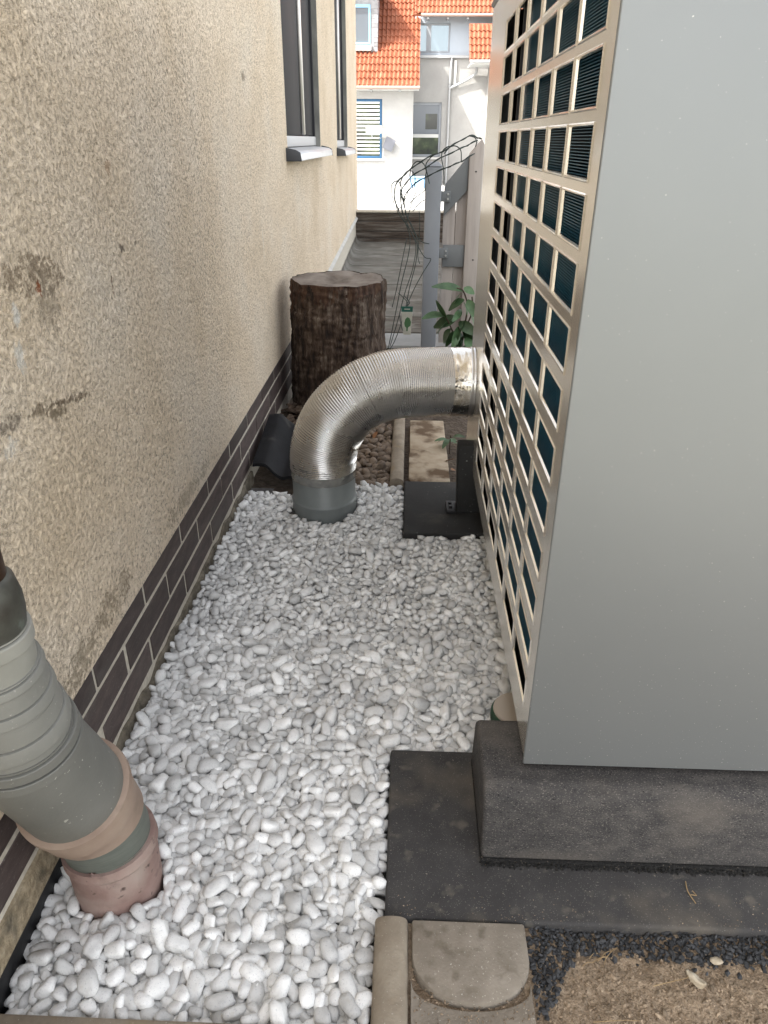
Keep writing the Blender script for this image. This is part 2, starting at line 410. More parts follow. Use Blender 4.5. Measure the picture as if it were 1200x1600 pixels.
M['twig'] = mat('dry_needle', [(.3, (.22, .145, .07)), (.7, (.34, .25, .14))], scale=40, rough=.85)
M['concrete_floor'] = mat('weathered_floor_slab', [(.25, (.075, .070, .058)), (.5, (.125, .118, .102)), (.75, (.175, .168, .148))], scale=5, detail=9, rough=.9, bump=.4, bscale=60, stretch=(.7, 1.4, 1), dirt=[(2.6, .50, .68, (.065, .052, .040)), (6, .56, .7, (.20, .19, .17))])
M['pale_floor'] = mat('pale_floor_slab', [(.3, (.22, .225, .225)), (.7, (.30, .305, .305))], scale=5, detail=8, rough=.9)
M['old_board'] = mat('rotten_board', [(.28, (.035, .026, .021)), (.45, (.085, .065, .052)), (.62, (.15, .132, .115)), (.8, (.235, .215, .195))], scale=5, detail=10, rough=.95, bump=.8, bscale=20, bdist=.03, stretch=(.5, 1, 6))
M['post'] = mat('grey_painted_post', [(.3, (.225, .24, .265)), (.7, (.265, .28, .305))], scale=4, detail=6, rough=.5, spec=.3)
M['gate_grey'] = mat('grey_gate_paint', [(.3, (.155, .165, .172)), (.7, (.185, .195, .20))], scale=4, detail=6, rough=.55)
M['board'] = mat('pinkish_grey_board', [(.25, (.32, .285, .26)), (.5, (.42, .375, .345)), (.75, (.48, .44, .41))], scale=9, detail=7, rough=.75, stretch=(3, 3, .25), bump=.2, bscale=18, objrand=.12)
M['wire'] = mat('green_coated_wire', [(.3, (.018, .030, .026)), (.7, (.035, .05, .045))], scale=40, rough=.5)
M['bolt'] = mat('zinc_bolt', (.55, .55, .55), rough=.3, metal=1.0)
M['leaf'] = mat('green_leaf', [(.3, (.045, .095, .04)), (.6, (.08, .15, .065)), (.8, (.12, .19, .085))], scale=26, detail=3, rough=.42, objrand=.35)
M['leaf_brown'] = mat('dead_leaf', [(.3, (.16, .07, .03)), (.7, (.30, .15, .07))], scale=30, rough=.8)
M['stem'] = mat('plant_stem', (.07, .05, .035), rough=.8)
M['tag_white'] = mat('faded_tag', [(.3, (.42, .41, .35)), (.7, (.56, .55, .48))], scale=18, rough=.5)
M['tag_green'] = mat('tag_green', (.02, .10, .075), rough=.5)
M['tag_leaf'] = mat('tag_picture_green', (.07, .16, .07), rough=.5)
M['white_render'] = mat('white_render', [(.3, (.31, .305, .297)), (.7, (.38, .375, .365))], scale=1.5, detail=6, rough=.9, bump=.4, bscale=9, bdist=.03)
M['blue_grey_render'] = mat('bluish_render', [(.3, (.36, .41, .47)), (.7, (.43, .48, .54))], scale=1.5, detail=6, rough=.9)
M['orange_tile'] = mat('orange_clay_tile', [(.25, (.20, .058, .027)), (.5, (.265, .085, .042)), (.75, (.32, .125, .072))], scale=3, detail=8, rough=.7, speckle=[(14, .55, .75, (.36, .16, .10))])
M['blue_frame'] = mat('blue_window_frame', (.030, .10, .20), rough=.45)
M['pale_blue_frame'] = mat('pale_blue_frame', (.25, .50, .72), rough=.5)
M['grey_frame'] = mat('grey_window_frame', (.30, .32, .35), rough=.5)
M['white_paint'] = mat('white_paint', (.62, .62, .61), rough=.5)
M['glass_sky'] = mat('pane_glass', (.20, .25, .29), rough=.06, spec=.9, metal=.45)
M['glass_dark'] = mat('dark_pane_glass', [(.35, (.03, .035, .035)), (.55, (.06, .08, .05)), (.7, (.14, .16, .10))], scale=2.5, rough=.08, spec=.8)  # olive tones paint a reflection of plants into the lower pane
M['glass_grey'] = mat('grey_pane_glass', (.16, .18, .21), rough=.1, spec=.6)
M['blind'] = mat('white_blind_slat', (.66, .67, .66), rough=.6)
M['slate'] = mat('grey_slate', [(.3, (.22, .22, .23)), (.7, (.33, .33, .34))], scale=8, rough=.7, objrand=.25)
M['zinc'] = mat('zinc_gutter', (.42, .43, .44), rough=.45, metal=.4)
M['gutter_brown'] = mat('gutter_brown', (.34, .25, .21), rough=.5)
M['anthracite'] = mat('anthracite_frame', [(.3, (.022, .022, .026)), (.7, (.030, .030, .035))], scale=30, stretch=(1, 1, .05), rough=.6, spec=.15)
M['anth_glass'] = mat('anthracite_sheet', [(.3, (.010, .010, .012)), (.7, (.016, .016, .019))], scale=50, stretch=(1, 1, .03), rough=.62, spec=.12)
M['sill_alu'] = mat('grey_aluminium_sill', [(.3, (.42, .425, .43)), (.7, (.50, .505, .51))], scale=6, rough=.4, metal=.5)
M['sill_cap'] = mat('sill_end_cap', (.06, .065, .075), rough=.5)
M['rail_grey'] = mat('pale_grey_rail', (.42, .42, .43), rough=.45)
M['chrome_strip'] = mat('bright_strip', (.42, .40, .385), rough=.28, metal=1.0)
M['reveal'] = mat('dirty_reveal', [(.3, (.13, .13, .12)), (.6, (.26, .255, .235)), (.8, (.36, .35, .32))], scale=7, detail=8, rough=.9, stretch=(1, 1, .5), bump=.5, bscale=80)
M['strip'] = mat('pale_cement_strip', [(.3, (.38, .37, .345)), (.7, (.50, .49, .46))], scale=9, detail=6, rough=.8)
M['street'] = mat('pale_forecourt', [(.3, (.38, .375, .36)), (.7, (.46, .455, .44))], scale=1.5, detail=8, rough=.9)
M['lawn'] = mat('lawn', [(.3, (.045, .07, .022)), (.7, (.09, .12, .045))], scale=6, detail=8, rough=.95, bump=.5, bscale=60, bdist=.03)
M['yard'] = mat('dry_yard', [(.3, (.25, .24, .205)), (.7, (.38, .365, .32))], scale=8, detail=10, rough=.95, bump=.5, bscale=60, bdist=.02)
M['lid'] = mat('pale_lid', (.47, .41, .35), rough=.5)
M['green_rim'] = mat('green_rim', (.02, .065, .035), rough=.5)
M['card_grey'] = mat('pale_grey_panel', (.17, .175, .20), rough=.6)
M['blue_box'] = mat('pale_blue_box', (.28, .46, .68), rough=.5)

# ================================================================== SETTING
XW = -0.775           # face of the left wall
def plinth_top(y):
    return .315 if y < 4.86 else .315 + (y - 4.86) * .0352

g = MB()
g.quad((-150, -150, -.30), (150, -150, -.30), (150, 300, -.30), (-150, 300, -.30))
ground = struct(g.build('ground', M['soil_far']))
g = MB(); g.quad((-60, -60, -.06), (60, -60, -.06), (60, -9, -.06), (-60, -9, -.06)); g.quad((7, -9, -.06), (60, -9, -.06), (60, 10.8, -.06), (7, 10.8, -.06))
struct(g.build('lawn', M['lawn']))
g = MB(); g.quad((-12, -8.99, -.056), (6.99, -8.99, -.056), (6.99, -.36, -.056), (-12, -.36, -.056)); g.quad((2.6, -.36, -.056), (6.99, -.36, -.056), (6.99, 10.8, -.056), (2.6, 10.8, -.056))
struct(g.build('yard', M['yard']))

# the soil bed in front, displaced
def grid_surface(x0, x1, y0, y1, nx, ny, zf):
    b = MB()
    vs = []
    for j in range(ny + 1):
        for i in range(nx + 1):
            x = x0 + (x1 - x0) * i / nx; y = y0 + (y1 - y0) * j / ny
            vs.append((x, y, zf(x, y)))
    fs = [(j*(nx+1)+i, j*(nx+1)+i+1, (j+1)*(nx+1)+i+1, (j+1)*(nx+1)+i) for j in range(ny) for i in range(nx)]
    b.add(vs, fs); return b
def soil_z(x, y):
    v = Vector((x, y, .3))
    return -.022 + .012 * noise.noise(v * 5) + .008 * noise.noise(v * 16) + .0045 * noise.noise(v * 45) + .002 * noise.noise(v * 110)
soil = struct(grid_surface(.26, 1.30, .45, .985, 260, 130, soil_z).build('soil', M['soil'], smooth=True, angle=3.0))
far_soil = grid_surface(-.80, 2.6, 2.9, 5.8, 68, 58, lambda x, y: -.055 + .012 * noise.noise(Vector((x, y, 1)) * 6))
struct(far_soil.build('soil_strip', M['soil_far'], smooth=True, angle=3.0))
g = MB(); g.quad((-.79, -.4, -.058), (2.6, -.4, -.058), (2.6, 2.95, -.058), (-.79, 2.95, -.058))
struct(g.build('subsoil', M['soil_far']))

# floor slabs behind the stump, slightly rising, each row one slab
floor = bpy.data.objects.new('rear_floor', None); col.objects.link(floor); struct(floor)
rows = [5.86, 6.32, 6.85, 7.45, 8.2, 9.2, 10.35, 10.93]
def fz(y): return max(0, (y - 6.32) * .0435)
for k in range(len(rows) - 1):
    b = MB()
    y0, y1 = rows[k] + .006, rows[k+1] - .006
    xl = XW + .06 if k else -.3
    n = 24
    vs = []; fs = []
    # cross-section that curves up against the wall on the left
    prof = [(xl - .055, .085), (xl - .045, .04), (xl - .02, .012), (xl + .03, 0), (.3, 0), (1.2, 0), (2.6, 0)] if k else [(-.42, 0), (0.2, 0), (.9, 0), (2.6, 0)]
    yk = [y0, y0 + .012, y1 - .012, y1]
    dz = [-.02, 0.002 * (k % 2), 0.002 * (k % 3), -.02]
    for yy, d in zip(yk, dz):
        for (x, z) in prof: vs.append((x, yy, fz(yy) + z + d))
    m_ = len(prof)
    fs = [(j*m_+i, j*m_+i+1, (j+1)*m_+i+1, (j+1)*m_+i) for j in range(3) for i in range(m_ - 1)]
    b.add(vs, fs)
    b.build('floor_slab', M['pale_floor'] if k == 0 else M['concrete_floor'], floor, smooth=True)
g = MB(); g.quad((-.79, 5.7, -.05), (2.6, 5.7, -.05), (2.6, 6.3, -.045), (-.79, 6.3, -.045)); g.quad((-.79, 6.3, -.045), (2.6, 6.3, -.045), (2.6, 10.95, .13), (-.79, 10.95, .13))
struct(g.build('floor_bedding', M['mortar']))

# low retaining wall of weathered boards at the end of the passage
rw = thing('retaining_wall', 'low dark wall of weathered streaked boards at the end of the passage', 'wall', (0.8, 11.0, 0))
zz = [.13, .245, .34, .47, .585]
for k in range(4):
    b = MB(); b.box((-.79, 10.93 + .008 * (k % 2), zz[k] + .004), (3.2, 11.06, zz[k+1] - .004))
    b.build('wall_board', M['old_board'], rw, bevel=.008)
b = MB(); b.box((-.79, 10.95, -.2), (3.2, 11.045, .58)); b.build('wall_core', M['charcoal'], rw)
b = MB(); b.box((-.80, 10.90, .588), (3.2, 11.09, .612)); b.build('coping', M['mortar'], rw, bevel=.006)

# sunlit pale forecourt beyond
g = MB(); g.quad((-80, 11.07, .20), (80, 11.07, .20), (80, 60, .20), (-80, 60, .20))
struct(g.build('forecourt', M['street']))

# ================================================================== LEFT HOUSE
house = thing('plastered_house', 'beige rough plastered house wall with a dark brick plinth along the white pebble strip', 'house', (-3.5, 3, 0))
Y0, Y1, ZT = -1.0, 11.26, 5.6
wins = [(4.985, 6.79, 1.43, 3.0), (8.30, 9.62, 1.40, 3.0)]
b = MB()
ys = [Y0, .8] + [w for q_ in wins for w in q_[:2]] + [Y1]
ys = [Y0, 1.1, 3.3, 4.86, 4.985, 6.79, 8.30, 9.62, Y1]
for i in range(len(ys) - 1):
    a, c_ = ys[i], ys[i+1]
    ww = [w for w in wins if abs(w[0] - a) < 1e-6]
    za, zc = plinth_top(a) + .002, plinth_top(c_) + .002
    if ww:
        w = ww[0]
        b.quad((XW, a, za), (XW, c_, zc), (XW, c_, w[2]), (XW, a, w[2]))
        b.quad((XW, a, w[3]), (XW, c_, w[3]), (XW, c_, ZT), (XW, a, ZT))
    elif a == 1.1:      # nearest stretch: the grain of the render in real relief
        z1 = 2.15; st_ = .0042
        ny_, nz_ = int((c_ - a) / st_), int((z1 - za) / st_)
        vs = []
        for j in range(nz_ + 1):
            z = za + (z1 - za) * j / nz_
            for i_ in range(ny_ + 1):
                y = a + (c_ - a) * i_ / ny_
                p = Vector((y * 62, z * 62, 3.1)); n1 = noise.noise(p); n2 = noise.noise(p * 2.3)
                h = -.0046 * max(0.0, -n1 - .10) + .0016 * max(0.0, n1) + .0016 * n2 + .0012 * noise.noise(Vector((y * 7, z * 7, 0)))
                e = min(1, (y - a) / .02, (c_ - y) / .35, (z1 - z) / .05) * min(1, .35 + (z - za) / .02)
                vs.append((XW + h * e, y, z))
        w_ = ny_ + 1
        b.add(vs, [(j*w_+i_, j*w_+i_+1, (j+1)*w_+i_+1, (j+1)*w_+i_) for j in range(nz_) for i_ in range(ny_)])
        b.quad((XW, a, z1), (XW, c_, z1), (XW, c_, ZT), (XW, a, ZT))
    else:
        b.quad((XW, a, za), (XW, c_, zc), (XW, c_, ZT), (XW, a, ZT))
# underside of the plaster, far end, near end, back and top
b.quad((XW, Y0, .317), (XW, 4.86, .317), (XW - .02, 4.86, .317), (XW - .02, Y0, .317))
b.quad((XW, Y1, plinth_top(Y1)), (-7, Y1, plinth_top(Y1)), (-7, Y1, ZT), (XW, Y1, ZT))
b.quad((XW, Y0, 0), (-7, Y0, 0), (-7, Y0, ZT), (XW, Y0, ZT))
b.quad((-7, Y0, 0), (-7, Y1, 0), (-7, Y1, ZT), (-7, Y0, ZT))
b.quad((XW, Y0, ZT), (XW, Y1, ZT), (-7, Y1, ZT), (-7, Y0, ZT))
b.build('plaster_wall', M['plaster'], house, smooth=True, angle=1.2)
# reveals
b = MB()
for (a, c_, z0, z1) in wins:
    xi = XW - .10
    b = MB()
    b.quad((XW, c_, z0), (xi, c_, z0), (xi, c_, z1), (XW, c_, z1))
    b.quad((XW, a, z0), (xi, a, z0), (xi, a, z1), (XW, a, z1))
    b.quad((XW, a, z1), (XW, c_, z1), (xi, c_, z1), (xi, a, z1))
    b.quad((XW, a, z0), (XW, c_, z0), (xi, c_, z0), (xi, a, z0))
    b.build('window_reveal', M['reveal'], house)
# gable roof far above the frame
b = MB(); b.prism([(-7.5, ZT + .002), (XW + .15, ZT + .002), (XW + .15, ZT + .14), (-3.9, ZT + 2.6), (-7.5, ZT + .14)], 'y', Y0 - .3, Y1 + .3)
b.build('roof', M['orange_tile'], house)

# windows: recessed dark sashes, a bright strip between them, a pale bottom rail, an aluminium sill
for (a, c_, z0, z1), pm in zip(wins, (.60, .60)):
    xp = XW - .042
    wf = MB()
    wf.box((xp - .05, a, z0 + .09), (xp, a + .06, z1)); wf.box((xp - .05, c_ - .05, z0 + .09), (xp, c_, z1))
    wf.box((xp - .05, a + .06, z1 - .07), (xp, c_ - .05, z1))
    win = wf.build('window', M['anthracite'], house, bevel=.004)
    ym = a + (c_ - a) * pm
    for (p0, p1) in ((a + .06, ym - .012), (ym + .030, c_ - .05)):
        s_ = MB(); s_.box((xp - .04, p0 + .002, z0 + .092), (xp - .012, p1 - .002, z1 - .072)); s_.build('window_pane', M['anth_glass'], win, bevel=.006)
    s_ = MB(); s_.box((xp - .03, ym - .010, z0 + .092), (xp + .012, ym + .028, z1 - .072)); s_.build('center_strip', M['chrome_strip'], win, bevel=.012, bseg=3)
    s_ = MB(); s_.box((xp - .05, a + .002, z0 + .022), (xp + .006, c_ - .002, z0 + .088)); s_.build('bottom_rail', M['rail_grey'], win, bevel=.005)
    # sill, sloping outwards
    sm = MB(); zt = z0 + .02
    prof = [(xp - .02, zt), (XW + .062, zt - .016), (XW + .088, zt - .030), (XW + .094, zt - .072), (XW + .088, zt - .072), (XW + .08, zt - .032), (XW + .06, zt - .022), (xp - .02, zt - .008)]
    sm.prism([(x, z) for x, z in prof], 'y', a - .055, c_ + .06)
    sill = sm.build('window_sill', M['sill_alu'], house, bevel=.002, bseg=1)
    for yy in (a - .068, c_ + .062):
        cm = MB(); cm.prism([(XW - .01, zt + .004), (XW + .060, zt - .010), (XW + .088, zt - .024), (XW + .096, zt - .074), (XW - .01, zt - .074)], 'y', yy, yy + .012)
        cm.build('end_cap', M['sill_cap'], sill, bevel=.002)

# plinth: mortar core, bricks proud of it
b = MB()
b.prism([(XW - .10, -.2), (XW - .0058, -.2), (XW - .0058, .314), (XW - .10, .314)], 'y', Y0, 4.86)
b.add([(XW - .0058, 4.86, -.2), (XW - .0058, Y1, -.2), (XW - .0058, Y1, plinth_top(Y1)), (XW - .0058, 4.86, .314)], [(0, 1, 2, 3)])
plinth = b.build('plinth', M['mortar'], house)
def brick_mesh(h, L, seed):
    r_ = random.Random(seed)
    bb = MB(); bb.box((-.012, 0, 0), (.0, L, h))
    o = bb.build('brick', M['brick'], plinth, bevel=.0022, bseg=1)
    o.data.transform(Matrix.Identity(4))
    for v in o.data.vertices:
        v.co.z += r_.uniform(-.0008, .0008); v.co.x += r_.uniform(-.0006, .0006)
    return o
courses = [(.2415, .0710, 1.411), (.1380, .0885, 1.603), (.0385, .0850, 1.390)]
for (zb, h, yj) in courses:
    protos = [brick_mesh(h, .3665, k + int(zb * 1000)) for k in range(2)]
    meshes = [p.data for p in protos]
    used = 0
    for k in range(-7, 10):
        y = yj + .0055 + k * .3815 + random.uniform(-.003, .003)
        if y > 4.84: continue
        if zb < .1 and y < 1.1: continue
        if used < len(protos): o = protos[used]
        else:
            o = protos[used % 2].copy(); col.objects.link(o)
        used += 1
        o.parent = plinth
        o.location = Vector((XW - .003 + random.uniform(-.0008, .0008), y, zb + random.uniform(-.001, .001))) - wloc(plinth)
        o.rotation_euler = (random.uniform(-.002, .002), 0, random.uniform(-.003, .003))
    # rest bricks stay out of sight
# prototype meshes had their vertices shifted by the parent's place: put them back
for me in {o.data for o in bpy.data.objects if o.name.startswith('brick')}:
    me.transform(Matrix.Translation(wloc(plinth)))
# cement strip on the rising part of the plinth
b = MB()
n = 14
vs = []; fs = []
for i in range(n + 1):
    y = 4.86 + (Y1 - 4.86) * i / n; z = plinth_top(y)
    for (dx, dz) in ((-.02, -.03), (.022, -.034), (.026, -.022), (.002, .004), (-.02, .004)):
        vs.append((XW + dx, y, z + dz))
for i in range(n):
    for k in range(4): fs.append((i*5+k, i*5+k+1, i*5+5+k+1, i*5+5+k))
b.add(vs, fs); b.build('cement_strip', M['strip'], house, smooth=True)
# sandy mortar band under the bricks near the pipe, and a rough skirt of mortar along the pebbles
def rough_bar(y0, y1, zf0, zf1, depth, n, amp, seed):
    bb = MB(); vs = []; fs = []
    for i in range(n + 1):
        y = y0 + (y1 - y0) * i / n
        w = noise.noise(Vector((y * 9, seed, 0))) * amp; w2 = noise.noise(Vector((y * 23, seed, 4))) * amp
        zl, zh = zf0, zf1 + w
        for (x, z) in ((XW - .012, zh), (XW + depth * .5 + w2 * .4, zh - .004), (XW + depth + w2 * .5, (zl + zh) / 2 + w2), (XW + depth + w * .5, zl)):
            vs.append((x, y, z))
    for i in range(n):
        for k in range(3): fs.append((i*4+k, i*4+k+1, i*4+5+k, i*4+4+k))
    bb.add(vs, fs); return bb
rough_bar(-1.0, 1.16, .040, .124, .004, 120, .006, 3).build('mortar_band', M['mortar_band'], house, smooth=True, angle=1.2)
rough_bar(1.16, 3.3, -.06, .016, .007, 200, .022, 7).build('mortar_skirt', M['mortar_skirt'], house, smooth=True, angle=1.2)
b = rough_bar(-.2, 1.19, -.09, .044, .004, 60, .012, 12); b.build('damp_membrane', M['membrane'], house, smooth=True, angle=1.2)

# ================================================================== CONCRETE PARTS OF THE STRIP
def slab(name, label, cat, a, c_, m_, bev=.008):
    b = MB(); b.box(a, c_)
    o = b.build(name, m_, bevel=bev, bseg=3)
    return tag(o, label, cat)
slab('concrete_slab', 'wide charcoal concrete slab under the front of the grey heat pump, nearest the soil', 'slab', (-.025, .985, -.05), (1.9, 1.472, .004), M['charcoal'])
slab('concrete_slab', 'black square concrete slab at the far end of the pebbles, below the silver duct', 'slab', (-.006, 2.70, -.06), (.52, 3.22, .012), M['charcoal_dark'])
# rubber strip and granular support block
b = MB()
n = 130; vs = []; fs = []
for i in range(n + 1):
    x = .193 + 1.5 * i / n
    w = .004 * noise.noise(Vector((x * 40, 0, 0))) + .003 * noise.noise(Vector((x * 110, 3, 0)))
    for (y, z) in ((1.124 + w * .6, .0045), (1.124 + w * .8, .0155 + w * .4), (1.43, .0165), (1.43, .0045)): vs.append((x, y, z))
for i in range(n):
    for k in range(4): fs.append((i*4+k, i*4+(k+1) % 4, i*4+4+(k+1) % 4, i*4+4+k))
fs += [(0, 1, 2, 3), (n*4, n*4+1, n*4+2, n*4+3)]
b.add(vs, fs)
tag(b.build('rubber_mat', M['rubber']), 'thin black granular rubber strip squeezed under the grey support block', 'rubber mat')
b = MB()
b.prism([(1.126, .017), (1.436, .017), (1.414, .17), (1.39, .196), (1.196, .196), (1.170, .176), (1.160, .15)], 'x', .193, 1.7)
blk = b.build('support_block', M['rubber_block'], bevel=.010, bseg=3)
tag(blk, 'long charcoal granular support block carrying the front edge of the heat pump', 'support block')

pts_g = [(random.uniform(.193, 1.25), 1.122 + random.gauss(0, .004), random.uniform(.004, .0135)) for _ in range(1500)]
# half-round kerbs and pavers
def kerb(y0, y1, x0, x1, label, group=None):
    n = 10
    prof = [(x0, -.09)] + [((x0 + x1) / 2 - (x1 - x0) / 2 * math.cos(PI * k / n), .0 + .024 * math.sin(PI * k / n) ** .7) for k in range(n + 1)] + [(x1, -.09)]
    b = MB()
    ns = 24; m_ = len(prof); vs = []; fs = []
    for j in range(ns + 1):
        y = y0 + (y1 - y0) * j / ns
        s_ = .985 if j in (0, ns) else 1
        for (x, z) in prof:
            w = .0012 * noise.noise(Vector((x * 60, y * 30, z * 60)))
            vs.append((x + w, y, z * s_ + w - (.003 if j in (0, ns) else 0)))
    for j in range(ns):
        for k in range(m_ - 1): fs.append((j*m_+k, j*m_+k+1, (j+1)*m_+k+1, (j+1)*m_+k))
    fs.append(tuple(range(m_))); fs.append(tuple(range(ns*m_, ns*m_+m_)))
    b.add(vs, fs)
    o = b.build('edging_stone', M['old_stone'], smooth=True, angle=.9)
    return tag(o, label, 'kerb', group)
kerb(.30, .978, -.045, .026, 'weathered rounded edging stone beside the half round paver in the foreground')
kerb(3.225, 4.35, -.078, -.010, 'grey rounded edging stone behind the black slab, beside the brown stones')
# kerb closing the pebbles at the bottom of the picture
b = MB(); b.box((-.80, .66, -.09), (-.05, .758, .020))
tag(b.build('edging_stone', M['old_stone'], bevel=.008), 'flat brown edging stone across the near end of the pebbles', 'kerb')

def halfround(x0, x1, y0, y1, r, zt, th, name, m_, label, concave=False):
    """paver with a straight far edge (y1) and a rounded near end; optional hollow in its far edge for the one beyond"""
    cx_ = (x0 + x1) / 2; w = (x1 - x0) / 2; n = 24
    near = [(cx_ - w * math.cos(PI * k / n), y0 + r - r * math.sin(PI * k / n)) for k in range(n + 1)]
    if not concave:
        poly = near + [(x1, y1), (x0, y1)]
    else:
        far = [(cx_ + w * .98 * math.cos(PI * k / n), y1 - concave * math.sin(PI * k / n)) for k in range(n + 1)]
        poly = near + [(x1, y1 + .012), (cx_ + w * .98, y1)] + far[1:-1] + [(cx_ - w * .98, y1), (x0, y1 + .012)]
    b = MB(); b.prism(poly, 'z', zt - th, zt)
    o = b.build(name, m_, bevel=.005, bseg=2)
    return tag(o, label, 'paver')
struct(grid_surface(.020, .29, .30, .984, 40, 90, lambda x, y: -.014 + .006 * noise.noise(Vector((x * 25, y * 25, 2))) + .003 * noise.noise(Vector((x * 80, y * 80, 2)))).build('joint_soil', M['soil'], smooth=True, angle=3.0))
halfround(.034, .274, .812, .978, .090, .012, .06, 'paving_slab', M['old_stone_grey'], 'brown grey paver with a rounded near end, below the charcoal slab')
halfround(.032, .272, .42, .850, .09, .000, .06, 'paving_slab', M['old_stone_grey'], 'paver with a hollowed far edge, cut off by the lower edge of the photo', concave=.046)
halfround(.016, .222, 3.225, 3.62, .05, -.005, .05, 'paving_slab', M['sandy_paver'], 'sandy paver strewn with brown crumbs directly behind the black slab')
halfround(.020, .222, 3.58, 4.15, .05, -.012, .05, 'paving_slab', M['sandy_paver'], 'second sandy paver under the silver duct, farther from the black slab', concave=False)

# ================================================================== PEBBLES (packed by a small relaxation)
def rock_mesh(name, sub, seed, m_, sx=1.4, sy=1.02, sz=.72, rough_=.16, power=.85, facets=0):
    bm = bmesh.new(); bmesh.ops.create_icosphere(bm, subdivisions=sub, radius=1)
    o_ = Vector((seed * 3.7, seed * 1.9, seed * .77))
    rf_ = random.Random(seed * 7 + 1)
    planes = [(Vector((rf_.gauss(0, 1), rf_.gauss(0, 1), rf_.gauss(0, 1))).normalized(), rf_.uniform(.66, .92)) for _ in range(facets)]
    for v in bm.verts:
        d = v.co.normalized()
        fk = 1.0
        for n_, h_ in planes:
            q_ = d.dot(n_)
            if q_ > h_: fk = min(fk, (h_ / q_) * .8 + .2 * fk)
        k = 1 + rough_ * noise.noise(d * 1.1 + o_) * 1.5 + rough_ * .45 * noise.noise(d * 2.6 + o_)
        p = Vector([math.copysign(abs(c) ** power, c) for c in d])
        v.co = Vector((p.x * sx, p.y * sy, p.z * sz)) * k * fk
    me = bpy.data.meshes.new(name); bm.to_mesh(me); bm.free()
    me.polygons.foreach_set('use_smooth', [True] * len(me.polygons))
    if m_: me.materials.append(m_)
    return me
NV = 16
shape_pars = [(random.uniform(1.15, 1.8), random.uniform(.88, 1.12), random.uniform(.58, .88), random.uniform(.16, .34), random.uniform(.62, .98)) for _ in range(NV)]
peb_hi = [rock_mesh('pebble', 2, k, M['pebble_single'], *shape_pars[k], facets=6) for k in range(NV)]
peb_lo = [rock_mesh('pebble_low', 2, k, None, *shape_pars[k], facets=6) for k in range(NV)]
def mesh_arrays(me):
    v = np.empty(len(me.vertices) * 3); me.vertices.foreach_get('co', v)
    f = np.empty(len(me.loops), dtype=np.int64); me.loops.foreach_get('vertex_index', f)
    return v.reshape(-1, 3), f.reshape(-1, 3)

PIPE_A = (-.628, 1.05, .094)      # clay socket
PIPE_B = (-.372, 2.985, .152)     # stub of the duct
def inside(x, y, r):
    ok = (x > XW + .008 + r * .5) & (x < .72) & (y > .762 + r * .7) & (y < 3.20)
    ok &= ~((x > -.028 - r * .8) & (y > .9) & (y < 1.474 + r * .5))
    ok &= ~((x > -.047 - r * .8) & (y < 1.0))
    ok &= ~((x > -.010 - r * .6) & (y > 2.70 - r * .7))
    for (px, py, pr) in (PIPE_A, PIPE_B):
        ok &= (x - px) ** 2 + (y - py) ** 2 > (pr + r * .8) ** 2
    ok &= ~((x < -.47) & (y > 3.10))
    return ok
N0 = 14500
P = np.stack([rng.uniform(XW, .72, N0), rng.uniform(.76, 3.20, N0), rng.uniform(-.02, .03, N0)], 1)
R_ = np.clip(rng.lognormal(math.log(.0125), .21, N0), .008, .0215)
keep = inside(P[:, 0], P[:, 1], R_)
P = P[keep][:9400]; R_ = R_[keep][:9400]
area_n = len(P)
FLOOR = -.050
def relax(P, R_, iters):
    pairs = None
    for it in range(iters):
        if it % 8 == 0:
            kd = kdtree.KDTree(len(P))
            for i, p in enumerate(P): kd.insert(p, i)
            kd.balance()
            I = []; J = []
            for i, p in enumerate(P):
                for (_, j, d) in kd.find_range(p, R_[i] + .0215 + .010):
                    if j > i: I.append(i); J.append(j)
            I = np.array(I); J = np.array(J)
        P[:, 2] -= .0016
        D = P[I] - P[J]; d = np.sqrt((D ** 2).sum(1)) + 1e-9
        pen = (R_[I] + R_[J]) * .93 - d
        k = pen > 0
        mv = D[k] / d[k][:, None] * (pen[k] * .42)[:, None]
        mv[:, 2] *= 1.0
        dp = np.zeros_like(P)
        np.add.at(dp, I[k], mv); np.add.at(dp, J[k], -mv)
        cnt = np.ones(len(P)); np.add.at(cnt, I[k], .35); np.add.at(cnt, J[k], .35)
        Pn = P + dp / cnt[:, None] ** .6
        ok = inside(Pn[:, 0], Pn[:, 1], R_)
        Pn[~ok, :2] = P[~ok, :2]
        Pn[:, 2] = np.maximum(Pn[:, 2], FLOOR + R_ * .7)
        P = Pn
    return P
P = relax(P, R_, 56)
top_ref = np.percentile(P[:, 2] + R_ * .7, 97)
P[:, 2] += .006 - top_ref + .004
# gentle undulation of the bed
P[:, 2] += np.array([.004 * noise.noise(Vector((p[0] * 3, p[1] * 3, 0))) for p in P])
keep = P[:, 2] > -.075
P = P[keep]; R_ = R_[keep]
P[:, 2] += .032 * np.exp(-((P[:, 0] + .62) ** 2 + (P[:, 1] - .99) ** 2) / .030) - .012 * np.exp(-((P[:, 0] + .372) ** 2 + (P[:, 1] - 2.9) ** 2) / .06)
